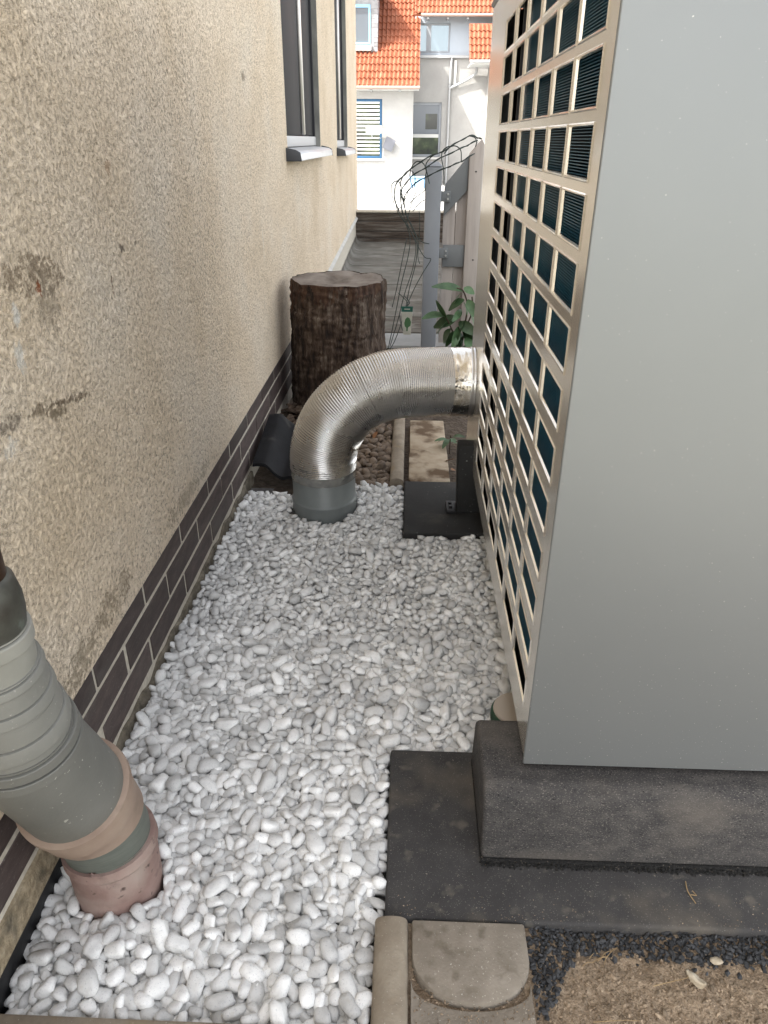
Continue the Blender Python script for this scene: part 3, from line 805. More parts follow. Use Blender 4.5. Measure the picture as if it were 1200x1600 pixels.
# visibility from above and size in the picture
kd = kdtree.KDTree(len(P))
for i, p in enumerate(P): kd.insert((p[0], p[1], 0), i)
kd.balance()
cov = np.zeros(len(P))
for i, p in enumerate(P):
    for (_, j, d) in kd.find_range((p[0], p[1], 0), R_[i] * 1.1):
        if P[j, 2] > P[i, 2] + R_[i] * .45: cov[i] += 1 - d / (R_[i] * 1.2)
dist = np.sqrt(P[:, 0] ** 2 + P[:, 1] ** 2 + (1.5 - P[:, 2]) ** 2)
score = R_ / dist * (cov < .35)
score[(P[:, 0] > .28)] = 0
first = set(np.argsort(-score)[:300].tolist())
yaw = rng.uniform(0, 2 * PI, len(P)); til = rng.normal(0, .34, (len(P), 2))
kind = rng.integers(0, NV, len(P))
bed = bpy.data.objects.new('gravel_bed', None); bed.location = (-.2, 2.0, -.05); col.objects.link(bed); struct(bed)
base = MB(); base.quad((XW - .01, .78, -.053), (.8, .78, -.053), (.8, 3.24, -.053), (XW - .01, 3.24, -.053))
base.build('bed_base', M['gravel_base'], bed)
V_ = []; F_ = []; nb = 0
peb_far = [rock_mesh('pebble_far', 1, k, None, *shape_pars[k], facets=6) for k in range(NV)]
arr = [mesh_arrays(m_) for m_ in peb_lo]; arr_far = [mesh_arrays(m_) for m_ in peb_far]
from mathutils import Euler
for i in range(len(P)):
    e = Euler((til[i, 0], til[i, 1], yaw[i]), 'XYZ')
    if i in first:
        o = bpy.data.objects.new('pebble', peb_hi[kind[i]]); col.objects.link(o)
        o.parent = bed; o.location = Vector(P[i]) - bed.location; o.rotation_euler = e; o.scale = (R_[i],) * 3
    else:
        v, f = arr[kind[i]] if P[i, 1] < 2.0 and P[i, 2] > -.03 else arr_far[kind[i]]
        Mx = np.array(e.to_matrix())
        V_.append((v * R_[i]) @ Mx.T + P[i] - np.array(bed.location)); F_.append(f + nb); nb += len(v)
def np_mesh(name, V, F, m_):
    V = np.concatenate(V); F = np.concatenate(F)
    me = bpy.data.meshes.new(name)
    me.vertices.add(len(V)); me.vertices.foreach_set('co', V.astype(np.float32).ravel())
    me.loops.add(len(F) * 3); me.loops.foreach_set('vertex_index', F.astype(np.int32).ravel())
    me.polygons.add(len(F)); me.polygons.foreach_set('loop_start', np.arange(0, len(F) * 3, 3, dtype=np.int32))
    me.polygons.foreach_set('use_smooth', np.ones(len(F), dtype=bool))
    me.update(calc_edges=True); me.validate()
    me.materials.append(m_)
    o = bpy.data.objects.new(name, me); col.objects.link(o); return o
o = np_mesh('pebbles', V_, F_, M['pebble']); o.parent = bed; stuff(o)
for m_ in peb_lo + peb_far: bpy.data.meshes.remove(m_)

# generic scatter of small angular bits as one mesh
def scatter(name, pts, rads, m_, parent=None, flat=.7, sub=1, nvar=8, rough_=.35, tilt=.5, power=1.0, sx=1.3):
    ms = [rock_mesh('t', sub, 40 + k, None, random.uniform(sx * .85, sx * 1.25), 1, random.uniform(flat * .8, flat * 1.2), rough_, power) for k in range(nvar)]
    ar = [mesh_arrays(x) for x in ms]
    off = np.array(wloc(parent)); V = []; F = []; nb_ = 0
    for p, r in zip(pts, rads):
        v, f = ar[random.randrange(nvar)]
        e = np.array(Euler((random.gauss(0, tilt), random.gauss(0, tilt), random.uniform(0, 6.28))).to_matrix())
        V.append((v * r) @ e.T + np.array(p) - off); F.append(f + nb_); nb_ += len(v)
    o = np_mesh(name, V, F, m_)
    if not power > 2: o.data.polygons.foreach_set('use_smooth', [False] * len(o.data.polygons))
    for x in ms: bpy.data.meshes.remove(x)
    if parent: o.parent = parent
    return stuff(o)

scatter('rubber_granules', pts_g, [random.uniform(.0016, .0034) for _ in pts_g], M['rubber'], rough_=.4, flat=.8, sub=1)
bpy.data.objects['rubber_granules']['label'] = 'loose black granules along the edge of the rubber strip'
# black chippings along the slab and beside the paver
pts = []; rads = []
def chip_edge(x):      # near limit of the band in y
    return .932 + .012 * noise.noise(Vector((x * 9, 2, 0))) + .010 * math.sin(x * 5)
for _ in range(5200):
    x = random.uniform(.278, 1.3); y = random.uniform(.80, .988)
    lim = chip_edge(x)
    if x < .38: lim = lim - (.38 - x) / .1 * .16 + .02 * noise.noise(Vector((x * 30, y * 30, 0)))
    pr = 1.0 if y > lim else math.exp(-(lim - y) / .007) * .8
    if random.random() > pr: continue
    pts.append((x, y, soil_z(x, y) + random.uniform(-.002, .010))); rads.append(random.uniform(.0025, .0062))
scatter('basalt_chippings', pts, rads, M['chip'], rough_=.45, flat=.75, sub=1)
bpy.data.objects['basalt_chippings']['label'] = 'band of fine black stone chippings between the slab and the soil'
# crumbs of soil
pts = []; rads = []
for _ in range(12000):
    x = random.uniform(.28, 1.25); y = random.uniform(.5, .95)
    pts.append((x, y, soil_z(x, y) + random.uniform(-.001, .002))); rads.append(random.uniform(.0010, .0032) if random.random() < .96 else random.uniform(.0035, .006))
for _ in range(260):      # grit trodden onto the slab, the paver and its joints
    x = random.uniform(.0, 1.25); y = .986 + abs(random.gauss(0, .035)) + (0 if noise.noise(Vector((x * 5, 1, 1))) > -.1 else .3)
    if y > 1.105: continue
    pts.append((x, y, .0045)); rads.append(random.uniform(.0006, .0014))
for _ in range(500):
    x = random.uniform(.035, .27); y = random.uniform(.76, .975)
    a_ = math.hypot(x - .154, (y - .90) * 1.3)
    if a_ < .105 and random.random() > .12: continue
    pts.append((x, y, .001)); rads.append(random.uniform(.0007, .0022))
scatter('soil_crumbs', pts, rads, M['crumb'], rough_=.4, flat=.8, sub=1)
bpy.data.objects['soil_crumbs']['label'] = 'loose crumbs and grit lying on the brown soil'

# ================================================================== HEAT PUMP
UX, UY0, UY1, UZ0, UZ1, UXR = .29, 1.233, 3.27, .218, 1.935, 1.62
hp = thing('heat_pump', 'tall grey outdoor heat pump with a polished square hole grille on its side', 'heat pump', (.9, 2.2, 0))
# side sheet with square holes, each with a pressed lip
hy = [(1.322, 1.522), (1.550, 1.748), (1.783, 1.979), (2.018, 2.222), (2.262, 2.462), (2.515, 2.755)]
hz = [(.318, .386), (.433, .499), (.5505, .613), (.664, .728), (.776, .846), (.890, .963), (1.006, 1.080), (1.118, 1.196),
      (1.227, 1.306), (1.337, 1.4155), (1.4435, 1.5215), (1.550, 1.628), (1.656, 1.733), (1.754, 1.831)]
LIP = .0062
hy = [(a - LIP, b_ + LIP) for a, b_ in hy]; hz = [(a - LIP, b_ + LIP) for a, b_ in hz]
yl = [UY0 + .004] + [v for p in hy for v in p] + [UY1]
zl = [UZ0] + [v for p in hz for v in p] + [UZ1]
bm = bmesh.new()
grid = {}
def gv(i, j):
    if (i, j) not in grid: grid[(i, j)] = bm.verts.new((UX, yl[i], zl[j]))
    return grid[(i, j)]
lipf = []
for i in range(len(yl) - 1):
    for j in range(len(zl) - 1):
        if i % 2 == 1 and j % 2 == 1:
            # lip of the hole
            y0, y1, z0, z1 = yl[i], yl[i+1], zl[j], zl[j+1]
            o4 = [gv(i, j), gv(i+1, j), gv(i+1, j+1), gv(i, j+1)]
            rings = [o4]
            for (dx, ins) in ((-.0022, .0022), (-.0014, .0050), (.0035, .0066), (.0045, .0050)):
                rings.append([bm.verts.new((UX + dx, y, z)) for y, z in ((y0 + ins, z0 + ins), (y1 - ins, z0 + ins), (y1 - ins, z1 - ins), (y0 + ins, z1 - ins))])
            for a, b_ in zip(rings[:-1], rings[1:]):
                for k in range(4): lipf.append(bm.faces.new((a[k], a[(k+1) % 4], b_[(k+1) % 4], b_[k])))
            continue
        bm.faces.new((gv(i, j), gv(i+1, j), gv(i+1, j+1), gv(i, j+1)))
# far and near folded flanges
nz = len(zl) - 1
for j in range(nz):
    for (i, dx, dy) in ((len(yl) - 1, .05, 0.0),):
        a, b_ = gv(i, j), gv(i, j+1)
        c_ = bm.verts.new((UX + dx, yl[i] + dy, zl[j+1])); d_ = bm.verts.new((UX + dx, yl[i] + dy, zl[j]))
        bm.faces.new((a, b_, c_, d_))
bmesh.ops.recalc_face_normals(bm, faces=bm.faces)
off = wloc(hp)
for v in bm.verts: v.co -= off
me = bpy.data.meshes.new('side_grille'); bm.to_mesh(me); bm.free()
me.materials.append(M['grille'])
me.polygons.foreach_set('use_smooth', [True] * len(me.polygons)); me.set_sharp_from_angle(angle=math.radians(38))
o = bpy.data.objects.new('side_grille', me); col.objects.link(o); o.parent = hp
# front cover with a folded edge
b = MB(); b.box((UX - .0045, UY0 - .0045, UZ0 - .003), (UXR, UY0 + .0035, UZ1)); b.build('front_cover', M['unit_grey'], hp, bevel=.0035, bseg=3)
b = MB(); b.box((UX + .004, UY1 - .003, UZ0), (UXR, UY1, UZ1)); b.build('back_cover', M['unit_grey'], hp)
b = MB(); b.box((UX - .008, UY0 - .012, UZ1 + .002), (UXR + .02, UY1 + .012, UZ1 + .025)); b.build('top_cover', M['unit_grey'], hp, bevel=.01)
b = MB(); b.box((UXR - .004, UY0 + .004, UZ0), (UXR, UY1 - .004, UZ1)); b.build('right_cover', M['unit_grey'], hp)
b = MB(); b.box((UX + .006, UY0 + .006, UZ0 - .004), (UXR - .005, UY1 - .006, UZ0 + .012)); b.build('base_tray', M['dark_metal'], hp)
# inside: fin coil behind the near columns, black behind the far ones
b = MB(); b.box((UX + .062, UY0 + .006, UZ0 + .03), (UX + .075, 2.42, UZ1 - .02)); b.build('coil_back', M['fin_back'], hp)
b = MB()
z = UZ0 + .118
while z < UZ1 - .08:
    b.box((UX + .030, UY0 + .03, z), (UX + .060, 2.395, z + .0017)); z += .0055
stuff(b.build('cooling_fin', M['fin'], hp))
b = MB(); b.box((UX + .024, 2.398, UZ0 + .03), (UX + .062, 2.402, UZ1 - .02)); b.build('coil_end_plate', M['bolt'], hp)
b = MB(); b.box((UX + .012, 2.428, UZ0 + .03), (UX + .020, 2.436, UZ1 - .02)); b.build('coil_rail', M['dark_metal'], hp)
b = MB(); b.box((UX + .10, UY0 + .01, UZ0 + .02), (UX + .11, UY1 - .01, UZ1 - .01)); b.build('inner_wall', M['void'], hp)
b = MB(); b.box((UX + .026, UY0 + .006, UZ0 + .013), (UX + .070, 2.40, UZ0 + .115)); b.build('coil_tray', M['dark_metal'], hp)
# small adjustable foot under the front edge
b = MB(); b.tube([(.478, 1.285, .197), (.478, 1.285, .206)], .030, 20); b.tube([(.478, 1.285, .206), (.478, 1.285, .216)], .012, 12)
b.build('foot', M['dark_metal'], hp)
# flange of the duct on the side sheet
DC = Vector((UX, 3.105, .550))
b = MB(); b.tube([DC + Vector((-.018, 0, 0)), DC + Vector((-.001, 0, 0))], [.150, .153], 48); b.build('duct_flange', M['alu'], hp, smooth=True)

# rear mounting foot standing on the black slab
br = thing('mounting_bracket', 'black upright mounting bracket standing on the far black slab, beside the grille', 'bracket', (.27, 2.92, 0))
b = MB(); b.prism([(.232, .013), (.36, .013), (.36, .335), (.226, .335), (.222, .30)], 'y', 2.885, 2.965); b.build('upright', M['charcoal_dark'], br, bevel=.006)
b = MB(); b.box((.185, 2.875, .0125), (.231, 2.975, .030)); b.build('base_plate', M['dark_metal'], br, bevel=.003)
b = MB(); b.tube([(.204, 2.905, .030), (.204, 2.905, .040)], .008, 8); b.tube([(.204, 2.94, .030), (.204, 2.94, .040)], .008, 8); b.build('bolt', M['dark_metal'], br)
b = MB(); b.box((.36, 2.86, .0125), (1.5, 2.99, .215)); b.build('cross_beam', M['charcoal_dark'], br)

# ================================================================== DUCT
duct = thing('exhaust_duct', 'silver flexible duct bending from the heat pump side down into a grey stub pipe', 'duct', (-.372, 2.985, 0))
RD = .148
def bx_(u, base, amp): return base
# stub pipe with a seam
b = MB(); b.tube([(-.372, 2.985, -.08), (-.372, 2.985, .028), (-.372, 2.985, .033), (-.372, 2.985, .037), (-.372, 2.985, .042), (-.372, 2.985, .047), (-.372, 2.985, .180), (-.372, 2.985, .184)],
                     [.147, .147, .1495, .1495, .146, .1425, .1425, .140], 64)
b.build('stub_pipe', M['grey_pipe'], duct, smooth=True)
# centre line of the flexible hose
cl = []
for t in np.linspace(0, 1, 9)[:-1]: cl.append(Vector((-.372, 2.985, .182 + .025 * t)))
ARC_R = .352
for k in range(61):
    a = PI - (PI / 2) * k / 60
    x = -.372 + ARC_R + ARC_R * math.cos(a); z = .207 + ARC_R * math.sin(a)
    yy = 2.985
    cl.append(Vector((x, yy, z)))
x_e = cl[-1].x
for t in np.linspace(0, 1, 25)[1:]:
    cl.append(Vector((x_e + (UX - .012 - x_e) * t, 2.985, .559)))
for i, p in enumerate(cl):       # one smooth sideways sweep towards the unit
    t = max(0, min(1, (p.x + .372) / .65)); p.y += .120 * t * t * (3 - 2 * t); p.z -= .009 * t * t
# resample by length
L_ = [0]
for a, b_ in zip(cl[:-1], cl[1:]): L_.append(L_[-1] + (b_ - a).length)
tot = L_[-1]
def at_len(s_):
    s_ = max(0, min(tot, s_))
    k = max(0, min(len(L_) - 2, int(np.searchsorted(L_, s_)) - 1))
    t = (s_ - L_[k]) / (L_[k+1] - L_[k] + 1e-9)
    return cl[k].lerp(cl[k+1], t)
NR = 104
path = []; rad = []
random.seed(5)
for i in range(NR):
    pitch = (tot - .0) / NR
    irr = random.uniform(-.0003, .0004)
    deep = .0022 if random.random() > .06 else .0034
    for (u, h) in ((0, -deep), (.2, -.0008), (.5, .0020), (.8, -.0006)):
        path.append(at_len((i + u) * pitch)); rad.append(RD + h + irr)
path.append(at_len(tot)); rad.append(RD)
b = MB(); b.tube(path, rad, 72, caps=False)
b.build('flexible_hose', M['alu'], duct, smooth=True, angle=2.0)
# shiny tape at both ends, crumpled
def tape(s0, s1, r, m_, name, amp):
    n = 14; seg = 90
    bb = MB(); vs = []; fs = []
    for i in range(n + 1):
        s_ = s0 + (s1 - s0) * i / n
        p = at_len(s_) if s_ >= 0 else Vector((-.372, 2.985, .182 + s_))
        p2 = at_len(s_ + .004) if s_ >= 0 else p + Vector((0, 0, .004))
        t = (p2 - p).normalized()
        if t.length < .5: t = Vector((1, 0, 0))
        u = Vector((0, 1, 0)); u = (u - t * u.dot(t)).normalized(); w = t.cross(u)
        for k in range(seg):
            a = 2 * PI * k / seg
            d = u * math.cos(a) + w * math.sin(a)
            nn = noise.noise(d * 5 + Vector((s_ * 30, 0, 0))) * amp + abs(noise.noise(d * 11 + Vector((s_ * 60, 5, 0)))) * amp * .8
            vs.append(p + d * (r + nn))
    for i in range(n):
        for k in range(seg): fs.append((i*seg+k, i*seg+(k+1) % seg, (i+1)*seg+(k+1) % seg, (i+1)*seg+k))
    bb.add(vs, fs)
    return bb.build(name, m_, duct, smooth=True, angle=3.0)
tape(-.038, .036, RD - .002, M['tape_dark'], 'lower_tape', .0028)
tape(tot - .098, tot - .010, RD + .002, M['tape'], 'foil_tape', .0018)
b = MB(); b.tube([at_len(tot - .012), at_len(tot - .004), at_len(tot)], [RD + .004, RD + .005, RD + .003], 48, caps=False); b.build('clamp_ring', M['bolt'], duct, smooth=True)
b = MB(); c_ = at_len(tot - .008); b.tube([c_ + Vector((0, -.150, .048)), c_ + Vector((0, -.170, .052))], .009, 10); b.build('clamp_screw', M['bolt'], duct)

# ================================================================== DOWNPIPE IN THE LOWER LEFT
dp = thing('downpipe', 'drain downpipe with grey sleeves, beige coupling and terracotta socket standing in the pebbles', 'downpipe', (-.628, 1.05, 0))
axp = [(-.622, .868, 2.6), (-.622, .868, .93), (-.622, .868, .84)]
C0 = Vector((-.628, .872, .80))
E1 = Vector((-.640, .890, .665)); E2 = Vector((-.655, .925, .545)); T2 = Vector((-.650, 1.000, .345)); T3 = Vector((-.640, 1.028, .255)); G1 = Vector((-.630, 1.046, .170)); B0 = Vector((-.628, 1.05, -.06))
b = MB(); b.tube([(-.628, .860, 5.5), (-.628, .860, .90)], .050, 28); b.build('copper_pipe', M['copper'], dp, smooth=True)
b = MB(); b.tube([(-.628, .860, .932), (-.628, .860, .924), (-.628, .860, .895), (-.629, .8605, .868), (-.630, .861, .835)], [.0505, .058, .0635, .064, .060], 32); b.build('collar', M['copper_patina'], dp, smooth=True, angle=.9)
def sleeve(name, pts_r, m_, n=6, seg=44):
    pts_ = [p for p, r in pts_r]; rr = [r for p, r in pts_r]
    bb = MB(); bb.tube(pts_, rr, seg); return bb.build(name, m_, dp, smooth=True, angle=.42)
def lerp(a, b_, t): return a.lerp(b_, t)
S0 = Vector((-.630, .861, .848)); S1 = Vector((-.636, .865, .770))
def banded(name, A, B, r0, r1, bands, m_, lip=.0042, gap=.0022):
    """a sleeve from A to B with raised bands (t0, t1) and a sharp groove at each side of a band"""
    out = [(0.0, r0 * .92), (0.001, r0)]
    rr = lambda t: r0 + (r1 - r0) * t
    for (t0, t1) in bands:
        out += [(t0 - .03, rr(t0)), (t0 - .015, rr(t0) - gap), (t0, rr(t0) - gap), (t0 + .004, rr(t0) + lip * .7), (t0 + .03, rr(t0) + lip), (t1 - .03, rr(t1) + lip), (t1 - .004, rr(t1) + lip * .7), (t1, rr(t1) - gap), (t1 + .015, rr(t1) - gap), (t1 + .03, rr(t1))]
    out += [(.999, r1), (1.0, r1 * .92)]
    return sleeve(name, [(lerp(A, B, t), r) for t, r in out], m_)
banded('upper_sleeve', S0, S1, .0628, .0660, [(.06, .40)], M['grey_light'])
S2 = Vector((-.642, .876, .695)); S3 = Vector((-.646, .891, .612)); S4 = Vector((-.648, .901, .563))
banded('elbow_sleeve', S1 + (S1 - S2) * .10, S2, .0690, .0800, [(.05, .24), (.64, .90)], M['grey_sleeve'], lip=.0036)
banded('elbow_sleeve', S2 + (S1 - S2) * .02, S3, .0800, .0880, [(.44, .80)], M['grey_sleeve'], lip=.0040)
banded('rim_ring', S3 + (S2 - S3) * .05, S4, .0900, .0945, [(.10, .48), (.58, .93)], M['grey_dark'], lip=.0052, gap=.003)
sleeve('sloping_tube', [(S3, .088), (S4, .0945), (lerp(S4, T2, .5), .098), (lerp(S4, T2, 1.08), .101)], M['grey_dark'])
ax = (T2 - S4).normalized()
A1 = T2 - ax * .004; A2 = T2 + ax * .016; A3 = lerp(T2, T3, .75); A4 = T3 + Vector((.003, .008, -.025))
sleeve('beige_coupling', [(A1, .102), (A1 + ax * .002, .1115), (A2, .1125), (A2 + ax * .006, .107), (lerp(A2, A3, .6), .1055), (A3, .1035), (A3 + Vector((.001, .003, -.006)), .1005), (A4, .098), (A4 + Vector((0, 0, -.002)), .088)], M['beige_ring'])
sleeve('pipe_end', [(A3, .092), (lerp(A4, G1, .3), .0925), (G1, .091), (G1 + Vector((.001, .003, -.06)), .088)], M['green_ring'])
sleeve('clay_socket', [(Vector((-.629, 1.049, .150)), .084), (Vector((-.629, 1.049, .158)), .0925), (Vector((-.629, 1.049, .152)), .0985), (Vector((-.628, 1.05, .128)), .1005), (Vector((-.628, 1.05, .118)), .0955), (Vector((-.628, 1.05, .04)), .0935), (B0, .092)], M['terracotta'])

# ================================================================== STUMP
stump = thing('tree_stump', 'thick dark bark covered tree stump with a grey sawn top leaning near the wall', 'tree stump', (-.435, 4.50, 0))
seg, hh = 160, 90
SC = Vector((-.435, 4.50, 0)); ZS = .752
def srad(a, t):
    d = Vector((math.cos(a), math.sin(a), 0))
    r = .278 + .022 * (1 - t) ** 1.5
    r += .010 * noise.noise(d * 1.6) + .004 * noise.noise(Vector((d.x * 3, d.y * 3, t)))
    rid = noise.noise(Vector((a * 6.5 + noise.noise(Vector((a * 3, t * 4, 1))) * .8, t * 1.6, 2)))
    front_peel = max(0, min(1, (math.cos(a + 1.95) - .25) * 3))        # the part that lost its bark
    rough_ = .034 * abs(rid) + .010 * noise.noise(Vector((d.x * 12, d.y * 12, t * 9))) + .007 * noise.noise(Vector((d.x * 36, d.y * 36, t * 30)))
    plates = .010 * noise.noise(Vector((a * 5, t * 36, 5)))
    return r + rough_ * (1 - .55 * front_peel) + plates * (.4 + .8 * front_peel) - .010 * front_peel * (t > .78)
vs = []; fs = []; fm = []
for j in range(hh + 1):
    t = j / hh
    for k in range(seg):
        a = 2 * PI * k / seg
        r = srad(a, t)
        z = -.07 + (ZS + .07) * t + (.012 * noise.noise(Vector((a * 2.2, 0, 9))) if j == hh else 0)
        vs.append((SC.x + r * math.cos(a) + .012 * (t - .5), SC.y + r * math.sin(a), z))
for j in range(hh):
    for k in range(seg):
        fs.append((j*seg+k, j*seg+(k+1) % seg, (j+1)*seg+(k+1) % seg, (j+1)*seg+k))
        a = 2 * PI * (k + .5) / seg; t = (j + .5) / hh
        nn = noise.noise(Vector((a * 5, t * 3, 1))) + .6 * noise.noise(Vector((a * 14, t * 12, 4)))
        peel = math.cos(a + 1.95) > .15 + .5 * noise.noise(Vector((a * 3, t * 9, 8))) and t > .90 + .20 * nn
        fm.append(1 if peel else 0)
b = MB(); b.add(vs, fs); b.m = fm
b.build('bark', [M['bark'], M['bark_red']], stump, smooth=True, angle=3.0)
vs = []; fs = []; nr = 16
for i in range(nr + 1):
    u = i / nr
    for k in range(seg):
        a = 2 * PI * k / seg
        r = (srad(a, 1) - .002) * u
        e = ZS + .012 * noise.noise(Vector((a * 2.2, 0, 9))) * u
        x, y = r * math.cos(a), r * math.sin(a)
        dz = -.022 * math.exp(-((x + .02) / .13) ** 2 - ((y + .05) / .09) ** 2) + .004 * noise.noise(Vector((x * 12, y * 5, 0))) - .003 * (1 if i == nr else 0)
        vs.append((SC.x + x + .006, SC.y + y, e + dz))
for i in range(nr):
    for k in range(seg): fs.append((i*seg+k, i*seg+(k+1) % seg, (i+1)*seg+(k+1) % seg, (i+1)*seg+k))
b = MB(); b.add(vs, fs); b.build('cut_face', M['cut_wood'], stump, smooth=True, angle=3.0)

# ================================================================== ROOF TILE ON THE GROUND
n = 40; m_ = 14
b = MB(); top = []; 
def tile_pt(u, v, th):
    # u across (0..1 wall -> duct), v along (0 near .. 1 far)
    x = -.752 + .30 * u
    sm = lambda e0, e1, q_: (lambda w: w * w * (3 - 2 * w))(max(0, min(1, (q_ - e0) / (e1 - e0))))
    prof = .052 * (1 - sm(.20, .46, u)) * (.55 + .45 * math.cos((u - .16) * 5)) - .010 * math.exp(-((u - .50) / .07) ** 2) + .016 * sm(.84, .98, u)
    y = 3.165 + .56 * v + .06 * (1 - u) * (1 - v)
    z = .040 + prof + .075 * v
    return (x, y, z - th)
vs = [tile_pt(i / n, j / m_, 0) for j in range(m_ + 1) for i in range(n + 1)] + [tile_pt(i / n, j / m_, .017) for j in range(m_ + 1) for i in range(n + 1)]
W_ = n + 1; K = W_ * (m_ + 1); fs = []
for j in range(m_):
    for i in range(n):
        a = j * W_ + i
        fs.append((a, a + 1, a + W_ + 1, a + W_)); fs.append((K + a, K + a + W_, K + a + W_ + 1, K + a + 1))
for i in range(n): fs += [(i, K + i, K + i + 1, i + 1), (m_ * W_ + i, m_ * W_ + i + 1, K + m_ * W_ + i + 1, K + m_ * W_ + i)]
for j in range(m_): fs += [(j * W_, (j + 1) * W_, K + (j + 1) * W_, K + j * W_), (j * W_ + n, K + j * W_ + n, K + (j + 1) * W_ + n, (j + 1) * W_ + n)]
b.add(vs, fs)
tag(b.build('roof_tile', M['roof_tile'], smooth=True, angle=.7), 'loose black curved roof tile lying against the brick plinth, behind the pebbles', 'roof tile')

# brown stones between tile and kerb
bs = bpy.data.objects.new('brown_gravel', None); bs.location = (-.25, 3.5, -.05); col.objects.link(bs); struct(bs)
st = [rock_mesh('stone', 2, 70 + k, M['brown_stone'], random.uniform(1.1, 1.5), 1, random.uniform(.6, .85), .22, .8) for k in range(7)]
pts = []; rr = []
tries = 0
while len(pts) < 330 and tries < 9000:
    tries += 1
    x = random.uniform(-.46, -.09); y = random.uniform(3.20, 4.1); r = random.uniform(.013, .032)
    if y < 3.24 and x > -.2: y += .03
    if any((x - p[0]) ** 2 + (y - p[1]) ** 2 < ((r + r2) * .72) ** 2 for p, r2 in zip(pts, rr)): continue
    pts.append((x, y, -.032 + random.uniform(0, .022) + .012 * noise.noise(Vector((x * 8, y * 8, 0))))); rr.append(r)
for p, r in zip(pts, rr):
    o = bpy.data.objects.new('stone', random.choice(st)); col.objects.link(o); o.parent = bs
    o.location = Vector(p) - bs.location; o.scale = (r,) * 3
    o.rotation_euler = (random.gauss(0, .4), random.gauss(0, .4), random.uniform(0, 6.28))
    if len([c for c in bs.children]) > 296: break
pts2 = [(random.uniform(-.46, -.09), random.uniform(3.2, 4.1), random.uniform(-.048, -.022)) for _ in range(700)]
scatter('stone_chips', pts2, [random.uniform(.006, .015) for _ in pts2], M['brown_stone_mass'], parent=bs, sub=1, rough_=.25)
# bark litter round the foot of the stump
bl = bpy.data.objects.new('bark_litter', None); bl.location = (-.6, 4.1, -.05); col.objects.link(bl); struct(bl)
def chip_mesh(k):
    r_ = random.Random(k)
    bm = bmesh.new(); bmesh.ops.create_cube(bm, size=1)
    for v in bm.verts: v.co = Vector((v.co.x * r_.uniform(.8, 1.2), v.co.y * r_.uniform(.25, .45), v.co.z * r_.uniform(.10, .2))) + Vector((0, r_.uniform(-.08, .08), r_.uniform(-.05, .05)))
    bmesh.ops.subdivide_edges(bm, edges=bm.edges[:], cuts=1)
    for v in bm.verts: v.co += Vector((r_.uniform(-.05, .05), r_.uniform(-.04, .04), r_.uniform(-.03, .03)))
    me = bpy.data.meshes.new('bark_piece'); bm.to_mesh(me); bm.free(); me.materials.append(M['barkchip']); return me
cm = [chip_mesh(k) for k in range(8)]
for i in range(150):
    x = random.uniform(-.77, -.40); y = random.uniform(3.55, 4.35)
    if random.random() < .5: x = random.uniform(-.77, -.60)
    if x > -.46 and y < 4.0: continue
    o = bpy.data.objects.new('bark_piece', random.choice(cm)); col.objects.link(o); o.parent = bl
    s_ = random.uniform(.03, .085)
    o.location = Vector((x, y, -.035 + random.uniform(0, .05))) - bl.location; o.scale = (s_,) * 3
    o.rotation_euler = (random.gauss(0, .35), random.gauss(0, .35), random.uniform(0, 6.28))

# pale round cap with green rim half hidden behind the support block
cap = thing('round_cap', 'pale round cap with a dark green rim half hidden behind the support block', 'cap', (.335, 1.600, 0))
b = MB(); b.tube([(.335, 1.600, .000), (.335, 1.600, .034), (.335, 1.600, .040)], [.074, .074, .070], 40); b.build('rim', M['green_rim'], cap, smooth=True)
b = MB(); b.tube([(.335, 1.600, .0405), (.335, 1.600, .046), (.335, 1.600, .049)], [.068, .067, .060], 40); b.build('lid', M['lid'], cap, smooth=True)

# ================================================================== THINGS ON THE SOIL
me = rock_mesh('pale_stone', 3, 91, M['pale_stone'], 1.9, .72, .7, .30, .9, facets=5)
for v in me.vertices:      # bent, with a thicker blunt end and knobs
    x = v.co.x
    v.co.y += .13 * x * x - .12; v.co.yz = [c * (1 + .28 * max(0, x) - .10 * math.sin(x * 4)) for c in v.co.yz]
    v.co += v.normal * .22 * noise.noise(v.co * 2.2)
o = bpy.data.objects.new('pale_stone', me); col.objects.link(o); o.location = (.606, .884, -.004); o.scale = (.0115,) * 3; o.rotation_euler = (.2, .1, -.85)
tag(o, 'pale knobbly lump of stone lying on the brown soil', 'stone')
me = rock_mesh('pale_chip', 2, 95, M['pale_stone'], 1.5, .9, .5, .3, .9)
o = bpy.data.objects.new('pale_stone', me); col.objects.link(o); o.location = (.665, .927, -.010); o.scale = (.009,) * 3
tag(o, 'small flat pale stone chip at the edge of the black chippings', 'stone')
def twig(pts_, r, label, name='twig'):
    b = MB(); sp = smooth_path(pts_, 5); b.tube(sp, [r * (1 - .5 * i / len(sp)) for i in range(len(sp))], 6)
    return tag(b.build(name, M['twig'], smooth=True), label, 'twig')
b = MB(); b.tube(smooth_path([(.655, 1.095, .0065), (.652, 1.07, .007), (.660, 1.042, .0065)], 6), .0013, 6); b.tube(smooth_path([(.655, 1.062, .0075), (.668, 1.060, .008)], 4), .0011, 6)
b.tube(smooth_path([(.668, 1.060, .008), (.662, 1.072, .0075)], 4), .001, 6)
tag(b.build('twig', M['twig'], smooth=True), 'small forked dry twig lying on the charcoal slab', 'twig')
twig([(.520, .870, -.008), (.555, .877, -.004), (.590, .885, -.002), (.625, .902, -.006)], .0011, 'straight dry straw beside the pale stone lump')
twig([(.385, .800, -.012), (.43, .803, -.009), (.475, .806, -.012)], .0011, 'dry pine needle near the lower edge of the soil')
b = MB()
